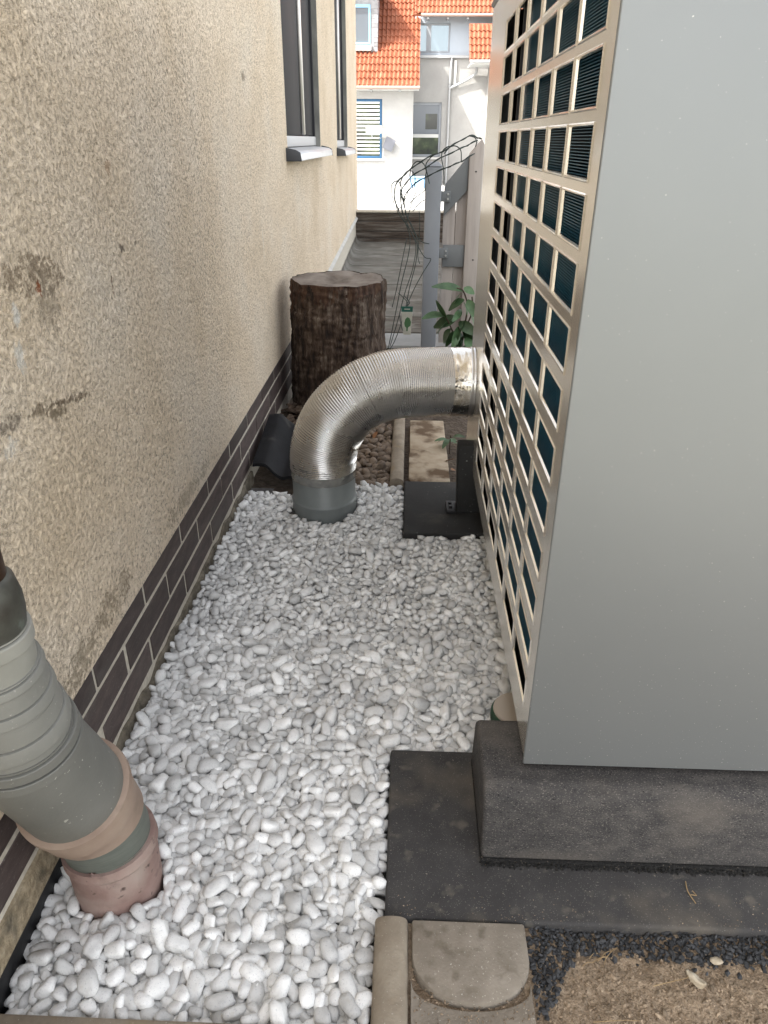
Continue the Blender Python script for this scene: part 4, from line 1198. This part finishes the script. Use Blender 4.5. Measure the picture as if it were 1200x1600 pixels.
for k in range(7):
    x, y = .405 + random.uniform(-.03, .04), .925 + random.uniform(-.02, .015); a = random.uniform(.2, 1.0); l = random.uniform(.02, .045)
    b.tube(smooth_path([(x, y, soil_z(x, y) + .008), (x + l * .5 * math.cos(a), y + l * .5 * math.sin(a) + .003, soil_z(x, y) + .011), (x + l * math.cos(a), y + l * math.sin(a), soil_z(x, y) + .008)], 4), .0008, 5)
tag(b.build('pine_needles', M['twig'], smooth=True), 'little tuft of dry pine needles where soil meets the black chippings', 'pine needles')
# dead leaves and weeds by the bracket
def leaf_mesh(nm, L, W, bend, m_):
    n = 6; vs = []; fs = []
    for i in range(n + 1):
        t = i / n; w = W * math.sin(PI * min(1, t * .93 + .03)) ** .75 * (1 - .25 * t)
        z = -bend * t * t * L
        vs += [(L * t, -w, z + w * .22), (L * t, 0, z), (L * t, w, z + w * .22)]
    for i in range(n):
        a = i * 3; fs += [(a, a + 1, a + 4, a + 3), (a + 1, a + 2, a + 5, a + 4)]
    me = bpy.data.meshes.new(nm); me.from_pydata(vs, [], fs); me.materials.append(m_)
    me.polygons.foreach_set('use_smooth', [True] * len(fs)); return me
def orient(o, a, b_, roll=0):
    a = Vector(a); b_ = Vector(b_); d = (b_ - a)
    q_ = d.to_track_quat('X', 'Z')
    o.rotation_euler = (q_.to_matrix().to_4x4() @ Matrix.Rotation(roll, 4, 'X')).to_euler()
dl = leaf_mesh('fallen_leaf', .06, .017, .2, M['leaf_brown'])
for k, (x, y, lb) in enumerate([(.232, 3.36, 'brown dead leaf beside the sandy paver, nearest the bracket'), (.255, 3.50, 'curled brown leaf lying behind the bracket, farther from the slab'), (-.17, 3.86, 'reddish dry leaf on top of the brown stones')]):
    o = bpy.data.objects.new('fallen_leaf', dl); col.objects.link(o); o.location = (x, y, .012 if k < 2 else .02); o.rotation_euler = (.3, .25, 1.0 + k * 1.7)
    tag(o, lb, 'leaf')
wd = thing('weed', 'small green weed with a few leaves beside the sandy pavers under the duct', 'weed', (.24, 3.72, -.02))
wl = leaf_mesh('leaf', .065, .018, .5, M['leaf'])
for k in range(8):
    o = bpy.data.objects.new('leaf', wl); col.objects.link(o); o.parent = wd
    a = k * .8 + .2; o.location = (.015 * math.cos(a), .015 * math.sin(a), .03 + .006 * k); o.rotation_euler = (random.uniform(-.3, .3), random.uniform(-.6, .1), a)
b = MB(); b.tube([(.24, 3.72, -.05), (.242, 3.722, .06)], .003, 6); b.build('stem', M['stem'], wd)

# ================================================================== POST AND GATE
post = thing('fence_post', 'grey painted square metal fence post standing between stump and gate', 'post', (.155, 5.72, 0))
b = MB(); b.box((.098, 5.66, .02), (.213, 5.78, 1.33)); b.build('shaft', M['post'], post, bevel=.006)
b = MB(); vs = [(.093, 5.655, 1.332), (.218, 5.655, 1.332), (.218, 5.785, 1.332), (.093, 5.785, 1.332), (.125, 5.69, 1.362), (.186, 5.69, 1.362), (.186, 5.75, 1.362), (.125, 5.75, 1.362)]
b.add(vs, [(0, 1, 2, 3), (4, 5, 6, 7), (0, 1, 5, 4), (1, 2, 6, 5), (2, 3, 7, 6), (3, 0, 4, 7)]); b.build('post_cap', M['post'], post, bevel=.004)
b = MB(); b.box((.09, 5.64, .0), (.222, 5.80, .024)); b.build('base_plate', M['gate_grey'], post, bevel=.003)
gate = thing('garden_gate', 'wooden board gate with grey rails, hung on the grey post beside the heat pump', 'gate', (.6, 5.76, 0))
def board(x0, x1, top0, top1, y0=5.755, y1=5.775, nm='board'):
    b = MB(); b.prism([(x0, .06), (x1, .06), (x1, top1), (x0, top0)], 'y', y0, y1)
    return b.build(nm, M['board'], gate, bevel=.003)
def gtop(x): return 1.185 + (x - .232) * 1.16       # sloping upper edge of the gate
xs = [.236, .328, .420, .512, .604, .70, .79, .88, .97]
for a, c_ in zip(xs[:-1], xs[1:]):
    board(a + .002, c_ - .002, min(gtop(a), 1.47), min(gtop(c_), 1.47))
b = MB(); b.prism([(.405, .05), (.50, .05), (.505, 1.475), (.487, 1.505), (.405, 1.415)], 'y', 5.70, 5.752); b.build('stile', M['board'], gate, bevel=.004)
b = MB(); b.prism([(.240, 1.0), (.404, 1.178), (.404, 1.405), (.240, 1.212)], 'y', 5.722, 5.753); b.build('diagonal_rail', M['gate_grey'], gate, bevel=.003)
b = MB(); b.box((.244, 5.722, .645), (.404, 5.753, .800)); b.build('middle_rail', M['gate_grey'], gate, bevel=.003)
for zc in (1.135, .745):
    hb = MB(); hb.box((.206, 5.700, zc - .035), (.282, 5.7215, zc + .035)); hin = hb.build('hinge', M['gate_grey'], gate, bevel=.002)
    for dz in (-.016, .016):
        b = MB(); b.tube([(.264, 5.699, zc + dz), (.264, 5.690, zc + dz)], .007, 10); b.build('bolt', M['bolt'], hin, smooth=True, angle=.6)
b = MB(); b.tube([(.455, 5.699, 1.30), (.455, 5.695, 1.30)], .006, 8); b.build('screw', M['dark_metal'], gate)
b = MB(); b.tube([(.470, 5.699, .70), (.470, 5.695, .70)], .006, 8); b.build('screw', M['dark_metal'], gate)

# green wire mesh left over, thrown over the post and hanging down
WIRES = [[(0.458, 5.458, 1.506), (0.434, 5.487, 1.514), (0.385, 5.473, 1.525), (0.3, 5.437, 1.486), (0.204, 5.431, 1.432), (0.09, 5.464, 1.385), (0.004, 5.488, 1.328), (-0.061, 5.467, 1.277), (-0.112, 5.433, 1.218), (-0.115, 5.435, 1.137), (-0.088, 5.47, 1.052)], [(0.433, 5.462, 1.498), (0.375, 5.459, 1.471), (0.314, 5.423, 1.445), (0.196, 5.407, 1.394), (0.091, 5.434, 1.331), (-0.008, 5.465, 1.269), (-0.068, 5.454, 1.193), (-0.075, 5.418, 1.13), (-0.056, 5.409, 1.037)], [(0.421, 5.511, 1.417), (0.351, 5.479, 1.378), (0.286, 5.454, 1.351), (0.223, 5.472, 1.326), (0.107, 5.507, 1.276), (0.007, 5.507, 1.215), (-0.049, 5.472, 1.143), (-0.038, 5.454, 1.033)], [(0.422, 5.449, 1.46), (0.426, 5.417, 1.487), (0.412, 5.426, 1.514), (0.376, 5.462, 1.525)], [(0.33, 5.408, 1.368), (0.322, 5.406, 1.437), (0.288, 5.44, 1.463), (0.251, 5.461, 1.455), (0.213, 5.437, 1.417)], [(0.222, 5.455, 1.219), (0.215, 5.485, 1.318), (0.199, 5.513, 1.396), (0.21, 5.499, 1.439), (0.247, 5.463, 1.463)], [(0.123, 5.558, 1.226), (0.108, 5.592, 1.285), (0.093, 5.589, 1.326), (0.105, 5.553, 1.367), (0.147, 5.537, 1.407), (0.2, 5.565, 1.423)], [(0.093, 5.568, 1.18), (0.091, 5.575, 1.253), (0.098, 5.543, 1.315), (0.069, 5.518, 1.36), (0.025, 5.537, 1.363), (-0.009, 5.572, 1.318), (-0.012, 5.572, 1.253), (0.012, 5.537, 1.189)], [(-0.059, 5.572, 1.107), (-0.083, 5.546, 1.204), (-0.061, 5.515, 1.275), (-0.018, 5.524, 1.311), (0.019, 5.56, 1.278), (0.021, 5.57, 1.204)], [(-0.12, 5.468, 1.094), (-0.138, 5.432, 1.178), (-0.134, 5.431, 1.23), (-0.095, 5.465, 1.245), (-0.068, 5.485, 1.195), (-0.072, 5.462, 1.136)], [(-0.117, 5.49, 1.133), (-0.093, 5.477, 1.043), (-0.028, 5.507, 0.957), (0.029, 5.535, 0.868), (0.063, 5.52, 0.801), (0.106, 5.485, 0.744), (0.147, 5.48, 0.737), (0.144, 5.513, 0.714)], [(0.147, 5.434, 0.73), (0.09, 5.456, 0.633), (0.037, 5.49, 0.527), (0.001, 5.486, 0.445), (-0.017, 5.45, 0.405)], [(-0.088, 5.432, 1.056), (-0.037, 5.468, 0.969), (-0.004, 5.474, 0.875), (-0.015, 5.442, 0.758), (-0.057, 5.418, 0.584), (-0.092, 5.437, 0.397), (-0.129, 5.472, 0.2), (-0.157, 5.471, 0.063)], [(-0.056, 5.45, 1.034), (-0.009, 5.467, 0.936), (0.038, 5.44, 0.837), (0.019, 5.409, 0.675), (-0.037, 5.419, 0.494), (-0.082, 5.455, 0.3), (-0.138, 5.465, 0.104)], [(-0.039, 5.484, 1.031), (0.013, 5.466, 0.949), (0.047, 5.431, 0.863), (0.041, 5.43, 0.716), (-0.001, 5.465, 0.531), (-0.035, 5.484, 0.342), (-0.099, 5.46, 0.155), (-0.146, 5.427, 0.074)], [(-0.069, 5.588, 1.169), (-0.039, 5.552, 1.046), (-0.001, 5.54, 0.954), (0.038, 5.57, 0.882), (0.086, 5.598, 0.835), (0.137, 5.583, 0.825)], [(-0.027, 5.544, 0.867), (-0.052, 5.523, 0.746), (-0.078, 5.545, 0.608), (-0.101, 5.579, 0.487), (-0.129, 5.574, 0.369)], [(0.056, 5.52, 1.049), (0.063, 5.533, 0.964), (0.061, 5.57, 0.865), (0.056, 5.576, 0.74), (0.071, 5.543, 0.691)], [(-0.013, 5.526, 1.099), (0.031, 5.561, 1.138), (0.093, 5.578, 1.179)], [(0.011, 5.455, 1.054), (0.054, 5.481, 1.102), (0.093, 5.462, 1.129)], [(-0.024, 5.497, 1.175), (-0.058, 5.489, 1.101), (-0.093, 5.452, 1.062)], [(0.03, 5.545, 1.172), (-0.004, 5.511, 1.083), (-0.029, 5.49, 0.988)], [(-0.038, 5.537, 0.462), (0.002, 5.508, 0.422), (-0.017, 5.522, 0.386)], [(-0.074, 5.531, 0.331), (-0.053, 5.535, 0.225), (-0.028, 5.57, 0.168)]]

b = MB()
for k, w in enumerate(WIRES):
    sp = smooth_path(w, 5)
    b.tube(sp, .0036 if k < 9 else .0030, 6)
    if k < 3:      # twisted second strand
        tw = []
        for i, p in enumerate(sp): tw.append(p + Vector((.005 * math.cos(i * .9), .004, .005 * math.sin(i * .9))))
        b.tube(tw, .0028, 6)
tag(b.build('wire_mesh', M['wire'], smooth=True, angle=3.0), 'tangled dark green wire mesh remnant thrown over the post and hanging down', 'wire')
tg = thing('plant_tag', 'faded plant tag with a green header hanging on the wire near the stump', 'tag', (-.014, 5.40, .30))
b = MB(); b.prism([(-.040, .205), (.016, .205), (.026, .372), (-.056, .372)], 'y', 5.399, 5.401); b.build('card', M['tag_white'], tg)
b = MB(); b.prism([(-.0562, .373), (.0262, .373), (.0275, .412), (-.0575, .412)], 'y', 5.3985, 5.4015); b.build('header', M['tag_green'], tg)
b = MB(); b.prism([(-.035, .389), (.006, .389), (.006, .396), (-.035, .396)], 'y', 5.3975, 5.3984); b.build('header_line', M['tag_white'], tg)
pic = [(-.018, .232), (-.008, .232), (-.006, .258), (.012, .272), (.016, .300), (.004, .328), (-.012, .335), (-.028, .318), (-.034, .290), (-.030, .268), (-.018, .256)]
b = MB(); b.prism(pic, 'y', 5.3978, 5.3988); b.build('picture', M['tag_leaf'], tg)
b = MB(); b.tube(smooth_path([(-.02, 5.40, .405), (-.012, 5.41, .435), (-.045, 5.43, .47), (-.085, 5.45, .50)], 6), .003, 6); b.build('tie', M['wire'], tg, smooth=True)

# leafy plant in front of the gate
pl = thing('leafy_plant', 'young plant with large green leaves growing between gate and heat pump', 'plant', (.38, 5.25, -.05))
b = MB()
for pth in ([(.38, 5.25, -.06), (.385, 5.24, .12), (.40, 5.22, .30), (.41, 5.22, .46), (.375, 5.22, .56), (.33, 5.21, .58)], [(.385, 5.24, .10), (.34, 5.22, .22), (.29, 5.21, .33), (.25, 5.2, .40)], [(.40, 5.22, .28), (.45, 5.23, .42), (.44, 5.22, .52)]):
    b.tube(smooth_path(pth, 5), .006, 6)
b.build('stem', M['stem'], pl, smooth=True)
LV = [((.375, .560), (.215, .632), .050, .4), ((.375, .545), (.318, .500), .035, .2), ((.385, .505), (.285, .468), .042, .5), ((.41, .50), (.455, .425), .040, .3), ((.265, .385), (.135, .428), .052, .3),
      ((.262, .372), (.185, .470), .040, -.2), ((.345, .375), (.200, .335), .052, .5), ((.31, .345), (.195, .300), .045, .3), ((.35, .315), (.335, .20), .044, .3), ((.36, .345), (.45, .30), .050, .2), ((.35, .325), (.435, .235), .045, .4),
      ((.345, .285), (.275, .200), .042, .3), ((.37, .22), (.395, .125), .045, .3), ((.35, .24), (.31, .13), .044, .3), ((.42, .42), (.47, .36), .04, .3), ((.38, .58), (.44, .56), .035, .3), ((.36, .16), (.30, .07), .05, .3), ((.40, .18), (.46, .09), .05, .3), ((.37, .43), (.33, .40), .03, .3),
      ((.40, .35), (.34, .27), .05, .2), ((.30, .30), (.24, .22), .045, .4), ((.33, .22), (.25, .16), .045, .3), ((.38, .26), (.34, .16), .05, .2), ((.41, .24), (.47, .17), .05, .3), ((.37, .50), (.42, .44), .04, .3), ((.36, .40), (.30, .37), .04, .2), ((.39, .30), (.46, .21), .05, .2)]
for k, (a, c_, w, bend) in enumerate(LV):
    ya, yb = 5.22 + .03 * math.sin(k * 2.1), 5.16 + .05 * math.sin(k * 1.3)
    A = Vector((a[0], ya, a[1])); B = Vector((c_[0], yb, c_[1])); L0 = (B - A).length * 1.05
    o = bpy.data.objects.new('leaf', leaf_mesh('leaf', L0 * 1.12, w * .95, bend * .8, M['leaf'])); col.objects.link(o); o.parent = pl
    o.location = A - pl.location; orient(o, A, B, random.uniform(.1, 1.1) * (1 if k % 2 else -1))

# ================================================================== FAR HOUSE
YH, YR = 25.0, 26.5
fh = thing('far_house', 'white house with orange tiled roofs and blue framed windows across the forecourt', 'house', (0, 27, .2))
ZG = .198
b = MB()
def wall_holes(bb, y, x0, x1, z0, z1, holes):
    """a wall facing -y at depth y, with rectangular openings"""
    xs_ = sorted({x0, x1, *[h[0] for h in holes], *[h[1] for h in holes]}); zs_ = sorted({z0, z1, *[h[2] for h in holes], *[h[3] for h in holes]})
    for i in range(len(xs_) - 1):
        for j in range(len(zs_) - 1):
            cx_, cz_ = (xs_[i] + xs_[i+1]) / 2, (zs_[j] + zs_[j+1]) / 2
            if any(h[0] < cx_ < h[1] and h[2] < cz_ < h[3] for h in holes): continue
            bb.quad((xs_[i], y, zs_[j]), (xs_[i+1], y, zs_[j]), (xs_[i+1], y, zs_[j+1]), (xs_[i], y, zs_[j+1]))
    for (a, c_, d, e) in holes:
        for q_ in (((a, d), (c_, d)), ((c_, d), (c_, e)), ((c_, e), (a, e)), ((a, e), (a, d))):
            (u0, w0), (u1, w1) = q_
            bb.quad((u0, y, w0), (u1, y, w1), (u1, y + .14, w1), (u0, y + .14, w0))
W1 = (-2.25, -.945, .965, 2.585)
wall_holes(b, YH, -7.0, -.006, ZG, 2.93, [W1])
b.quad((-.006, YH, ZG), (-.006, YR, ZG), (-.006, YR, 4.4), (-.006, YH, 2.93))
b.build('left_wing_wall', M['white_render'], fh)
W2 = (-.004, .905, 1.0, 2.56); WU = (-.004, 1.085, 3.90, 4.67)
b = MB(); wall_holes(b, YR, -.006, 6.0, ZG, 3.80, [(W2[0] + .002, *W2[1:])]); b.build('recess_wall', M['white_render'], fh)
b = MB(); wall_holes(b, YR + .02, -.006, 6.0, 3.802, 5.0, [(WU[0] + .002, *WU[1:])]); b.build('upper_wall', M['blue_grey_render'], fh)
b = MB(); wall_holes(b, YH, 2.30, 8.0, ZG, 3.60, [(2.75, 3.7, .95, 2.6)]); b.quad((2.30, YH, ZG), (2.30, YR, ZG), (2.30, YR, 4.5), (2.30, YH, 3.60)); b.build('right_wing_wall', M['white_render'], fh)
b = MB(); b.box((-7, 27.5, ZG), (8, 34, 5.2)); b.build('main_body', M['white_render'], fh)
b = MB(); b.box((0, YR - .10, 3.76), (2.30, YR - .002, 3.83)); b.build('ledge', M['zinc'], fh)

def pantile_obj(x0, x1, y0, z0, length, pitch, tw, tl, parent):
    nc = max(1, round((x1 - x0) / tw)); nrw = max(1, round(length / tl)); k6 = 8; W = nc * k6 + 1
    cs, sn = math.cos(pitch), math.sin(pitch)
    bb = MB()
    for r in range(nrw):
        vs = []; fs = []
        for (s_, lift) in ((r * tl - .012, .002), (r * tl - .012, .034), (r * tl + tl * .5, .018), ((r + 1) * tl, .0)):
            for i in range(W):
                u = (i % k6) / k6
                h = .024 * math.sin(2 * PI * u) + .007 * math.sin(4 * PI * u) + lift
                if lift > .01: h += .006 * noise.noise(Vector((i // k6 * 3.1 + .5, r * 2.3 + .5, x0)))
                vs.append((x0 + (x1 - x0) * i / (W - 1), y0 + s_ * cs - h * sn, z0 + s_ * sn + h * cs))
        for j in range(3):
            for i in range(W - 1):
                a = j * W + i; fs.append((a, a + 1, a + W + 1, a + W))
        bb.add(vs, fs)
    o = bb.build('roof_tiles', M['orange_tile'], parent, smooth=True, angle=.9)
    stuff(o)
    return o
def roof(x0, x1, y0, z0, length, pitch, verge_l=False, verge_r=True):
    cs, sn = math.cos(pitch), math.sin(pitch)
    b = MB()
    d = .10
    b.add([(x0, y0 + d*sn, z0 - d*cs), (x1, y0 + d*sn, z0 - d*cs), (x1, y0 + length*cs + d*sn, z0 + length*sn - d*cs), (x0, y0 + length*cs + d*sn, z0 + length*sn - d*cs),
           (x0, y0 + .035*sn, z0 - .035*cs), (x1, y0 + .035*sn, z0 - .035*cs), (x1, y0 + length*cs + .035*sn, z0 + length*sn - .035*cs), (x0, y0 + length*cs + .035*sn, z0 + length*sn - .035*cs)],
          [(0, 1, 2, 3), (4, 5, 6, 7), (0, 1, 5, 4), (1, 2, 6, 5), (2, 3, 7, 6), (3, 0, 4, 7)])
    rf = b.build('roof', M['orange_tile'], fh)
    pantile_obj(x0, x1, y0, z0, length, pitch, .128, .275, rf)
    return rf
P45 = math.radians(45)
rl = roof(-6.5, .16, 24.62, 2.905, 5.2, P45)
b = MB(); b.tube([(-6.5, 24.58, 2.86), (.175, 24.58, 2.86)], .045, 10); b.build('gutter', M['gutter_brown'], rl, smooth=True)
b = MB(); b.box((-6.5, 24.66, 2.80), (.155, 25.0, 2.83)); b.build('soffit', M['white_paint'], rl)
for x in (-1.3, -.45):
    b = MB(); b.box((x, 24.64, 2.77), (x + .07, 24.98, 2.80)); b.build('eave_bracket', M['zinc'], rl)
r3 = roof(-.02, 6.0, 26.0, 4.86, 4.2, P45)
b = MB(); b.tube([(.17, 25.96, 4.81), (6.0, 25.96, 4.81)], .045, 10); b.build('gutter', M['gutter_brown'], r3, smooth=True)
for x in (.35, .95, 1.55):
    b = MB(); b.box((x, 26.02, 4.72), (x + .06, 26.5, 4.78)); b.build('eave_bracket', M['zinc'], r3)
r4 = roof(1.62, 6.0, 24.95, 3.60, 1.45, P45)
b = MB(); b.tube([(1.62, 24.91, 3.55), (6.0, 24.91, 3.55)], .04, 10); b.build('gutter', M['zinc'], r4, smooth=True)
b = MB(); b.box((1.66, 25.0, 3.49), (6.0, 26.4, 3.52)); b.build('soffit', M['white_paint'], r4)

# windows
def win_frame(x0, x1, z0, z1, y, w, m_, nm='window'):
    bb = MB()
    bb.box((x0, y, z0), (x0 + w, y + .06, z1)); bb.box((x1 - w, y, z0), (x1, y + .06, z1))
    bb.box((x0 + w, y, z1 - w), (x1 - w, y + .06, z1)); bb.box((x0 + w, y, z0), (x1 - w, y + .06, z0 + w))
    return bb.build(nm, m_, fh, bevel=.006)
y1 = YH + .06
f1 = win_frame(W1[0], W1[1], W1[2], W1[3], y1, .075, M['blue_frame'])
b = MB(); b.box((W1[0] + .076, y1 + .03, W1[2] + .076), (W1[1] - .076, y1 + .05, W1[3] - .076)); b.build('pane', M['glass_dark'], f1)
b = MB()
z = W1[2] + .13
while z < W1[3] - .10:
    ang = .5
    b.box((W1[0] + .08, y1 + .005, z), (W1[1] - .08, y1 + .022, z + (.060 if z > 1.7 else .045))); z += .105
b.build('blind', M['blind'], f1)
b = MB(); b.box((W1[0] - .05, YH - .06, W1[2] - .05), (W1[1] + .04, YH - .002, W1[2] - .004)); b.build('window_sill', M['white_paint'], f1)
f2 = win_frame(-.30, W2[1], W2[2], W2[3], YR + .05, .07, M['grey_frame'])
b = MB(); b.box((-.23, YR + .045, 1.56), (W2[1] - .071, YR + .115, 1.66)); b.build('crossbar', M['white_paint'], f2, bevel=.006)
b = MB(); b.box((-.229, YR + .08, 1.661), (W2[1] - .071, YR + .10, W2[3] - .071)); b.build('upper_pane', M['glass_grey'], f2)
b = MB(); b.box((-.229, YR + .08, W2[2] + .071), (W2[1] - .071, YR + .10, 1.559)); b.build('lower_pane', M['glass_dark'], f2)
b = MB(); b.box((.40, YR + .074, 1.80), (.78, YR + .0795, 2.24)); b.build('window_reflection', M['glass_dark'], f2)  # reflected window, painted as a dark plate in front of the pane
b = MB(); b.box((-.1, YR - .12, .93), (W2[1] + .05, YR - .002, .985)); b.build('window_sill', M['white_paint'], f2)
f3 = win_frame(-.5, WU[1], WU[2], WU[3], YR + .06, .05, M['grey_frame'])
for x0, x1 in ((-.45, .355), (.50, WU[1] - .051)):
    b = MB(); b.box((x0, YR + .09, WU[2] + .051), (x1, YR + .11, WU[3] - .051)); b.build('pane', M['glass_sky'], f3)
b = MB(); b.box((.357, YR + .05, WU[2] + .051), (.498, YR + .118, WU[3] - .051)); b.build('mullion', M['grey_frame'], f3)
f5 = win_frame(2.75, 3.7, .95, 2.6, YH + .06, .07, M['blue_frame'])
b = MB(); b.box((2.82, YH + .09, 1.02), (3.63, YH + .11, 2.53)); b.build('pane', M['glass_grey'], f5)
# dormer on the left roof
b = MB(); b.box((-2.6, 25.55, 3.82), (-1.11, 27.6, 5.25)); dm = b.build('dormer', M['slate'], fh)
for j in range(12):
    zc = 3.84 + .118 * j
    b = MB(); b.box((-1.318, 25.525 - .004 * (j % 2), zc), (-1.214, 25.549, zc + .116)); b.build('slate', M['slate'], dm)
    b = MB(); b.box((-1.212, 25.525, zc + .004), (-1.106, 25.549, zc + .114)); b.build('slate', M['slate'], dm)
b = MB(); b.box((-2.6, 25.50, 4.02), (-2.5, 25.545, 5.0)); b.box((-1.375, 25.50, 4.02), (-1.322, 25.545, 5.0)); b.box((-2.5, 25.50, 4.93), (-1.375, 25.545, 5.0)); b.box((-2.5, 25.50, 4.02), (-1.375, 25.545, 4.07))
b.build('dormer_window', M['pale_blue_frame'], dm)
b = MB(); b.box((-2.5, 25.52, 4.072), (-1.376, 25.535, 4.928)); b.build('pane', M['glass_sky'], dm)
b = MB(); b.box((-2.65, 25.42, 3.86), (-1.30, 25.548, 3.99)); b.build('dormer_sill', M['white_paint'], dm)
b = MB(); b.prism([(25.30, 5.26), (28.6, 5.60), (28.6, 5.75), (25.30, 5.36)], 'x', -2.8, -.95); b.build('dormer_roof', M['slate'], dm)
# rainwater pipe of the recess with its slanting branch
b = MB()
b.tube([(1.16, YR - .07, 3.76), (1.13, YR - .07, 3.02), (1.13, YR - .07, .2)], .04, 10)
b.tube(smooth_path([(1.92, YR - .30, 3.50), (1.93, YR - .2, 3.38), (1.85, YR - .12, 3.28), (1.50, YR - .08, 3.10), (1.14, YR - .07, 2.95)], 6), .038, 10)
b.build('rainwater_pipe', M['zinc'], fh, smooth=True)
b = MB(); b.box((1.25, YR - .05, 3.02), (1.32, YR - .004, 3.70)); b.build('pipe_cover', M['white_paint'], fh)
# faint frame low on the wall
b = MB(); b.box((-1.95, YH - .02, .02 + ZG), (-.93, YH - .002, .32 + ZG)); b.build('cellar_hatch', M['white_paint'], fh, bevel=.004)

# white box and tilted grey panel on brackets beside the blue window
wb = thing('white_box', 'white box on a thin bracket in front of the blue framed window of the far house', 'lamp', (-1.16, 24.7, 1.6))
b = MB(); b.box((-1.42, 24.62, 1.66), (-.945, 24.86, 1.87)); b.build('housing', M['white_paint'], wb, bevel=.01)
b = MB(); b.tube(smooth_path([(-1.25, 24.74, 1.66), (-1.22, 24.74, 1.55), (-1.05, 24.85, 1.52), (-.97, 24.998, 1.54)], 6), .014, 8); b.build('bracket', M['zinc'], wb, smooth=True)
gp = thing('grey_panel', 'pale grey square panel mounted askew beside the white box on the far house', 'panel', (-.72, 24.9, 1.36))
rot = Matrix.Rotation(math.radians(24), 3, 'Y')
b = MB(); b.box((-.88, 24.90, 1.20), (-.57, 24.93, 1.54), rot=rot); b.build('plate', M['card_grey'], gp, bevel=.004)
b = MB(); b.tube([(-.72, 24.93, 1.36), (-.72, 24.998, 1.36)], .02, 8); b.tube(smooth_path([(-.85, 24.95, 1.52), (-.9, 24.95, 1.2), (-.92, 24.95, .93)], 6), .010, 8); b.build('bracket', M['zinc'], gp)
bb_ = thing('blue_box', 'pale blue box on the forecourt beside the grey post', 'box', (.2, 24.2, .2))
b = MB(); b.box((-.06, 23.95, .2), (.46, 24.5, .46)); b.build('body', M['blue_box'], bb_, bevel=.02)
b = MB(); b.box((-.08, 23.93, .462), (.48, 24.52, .50)); b.build('lid', M['blue_box'], bb_, bevel=.01)
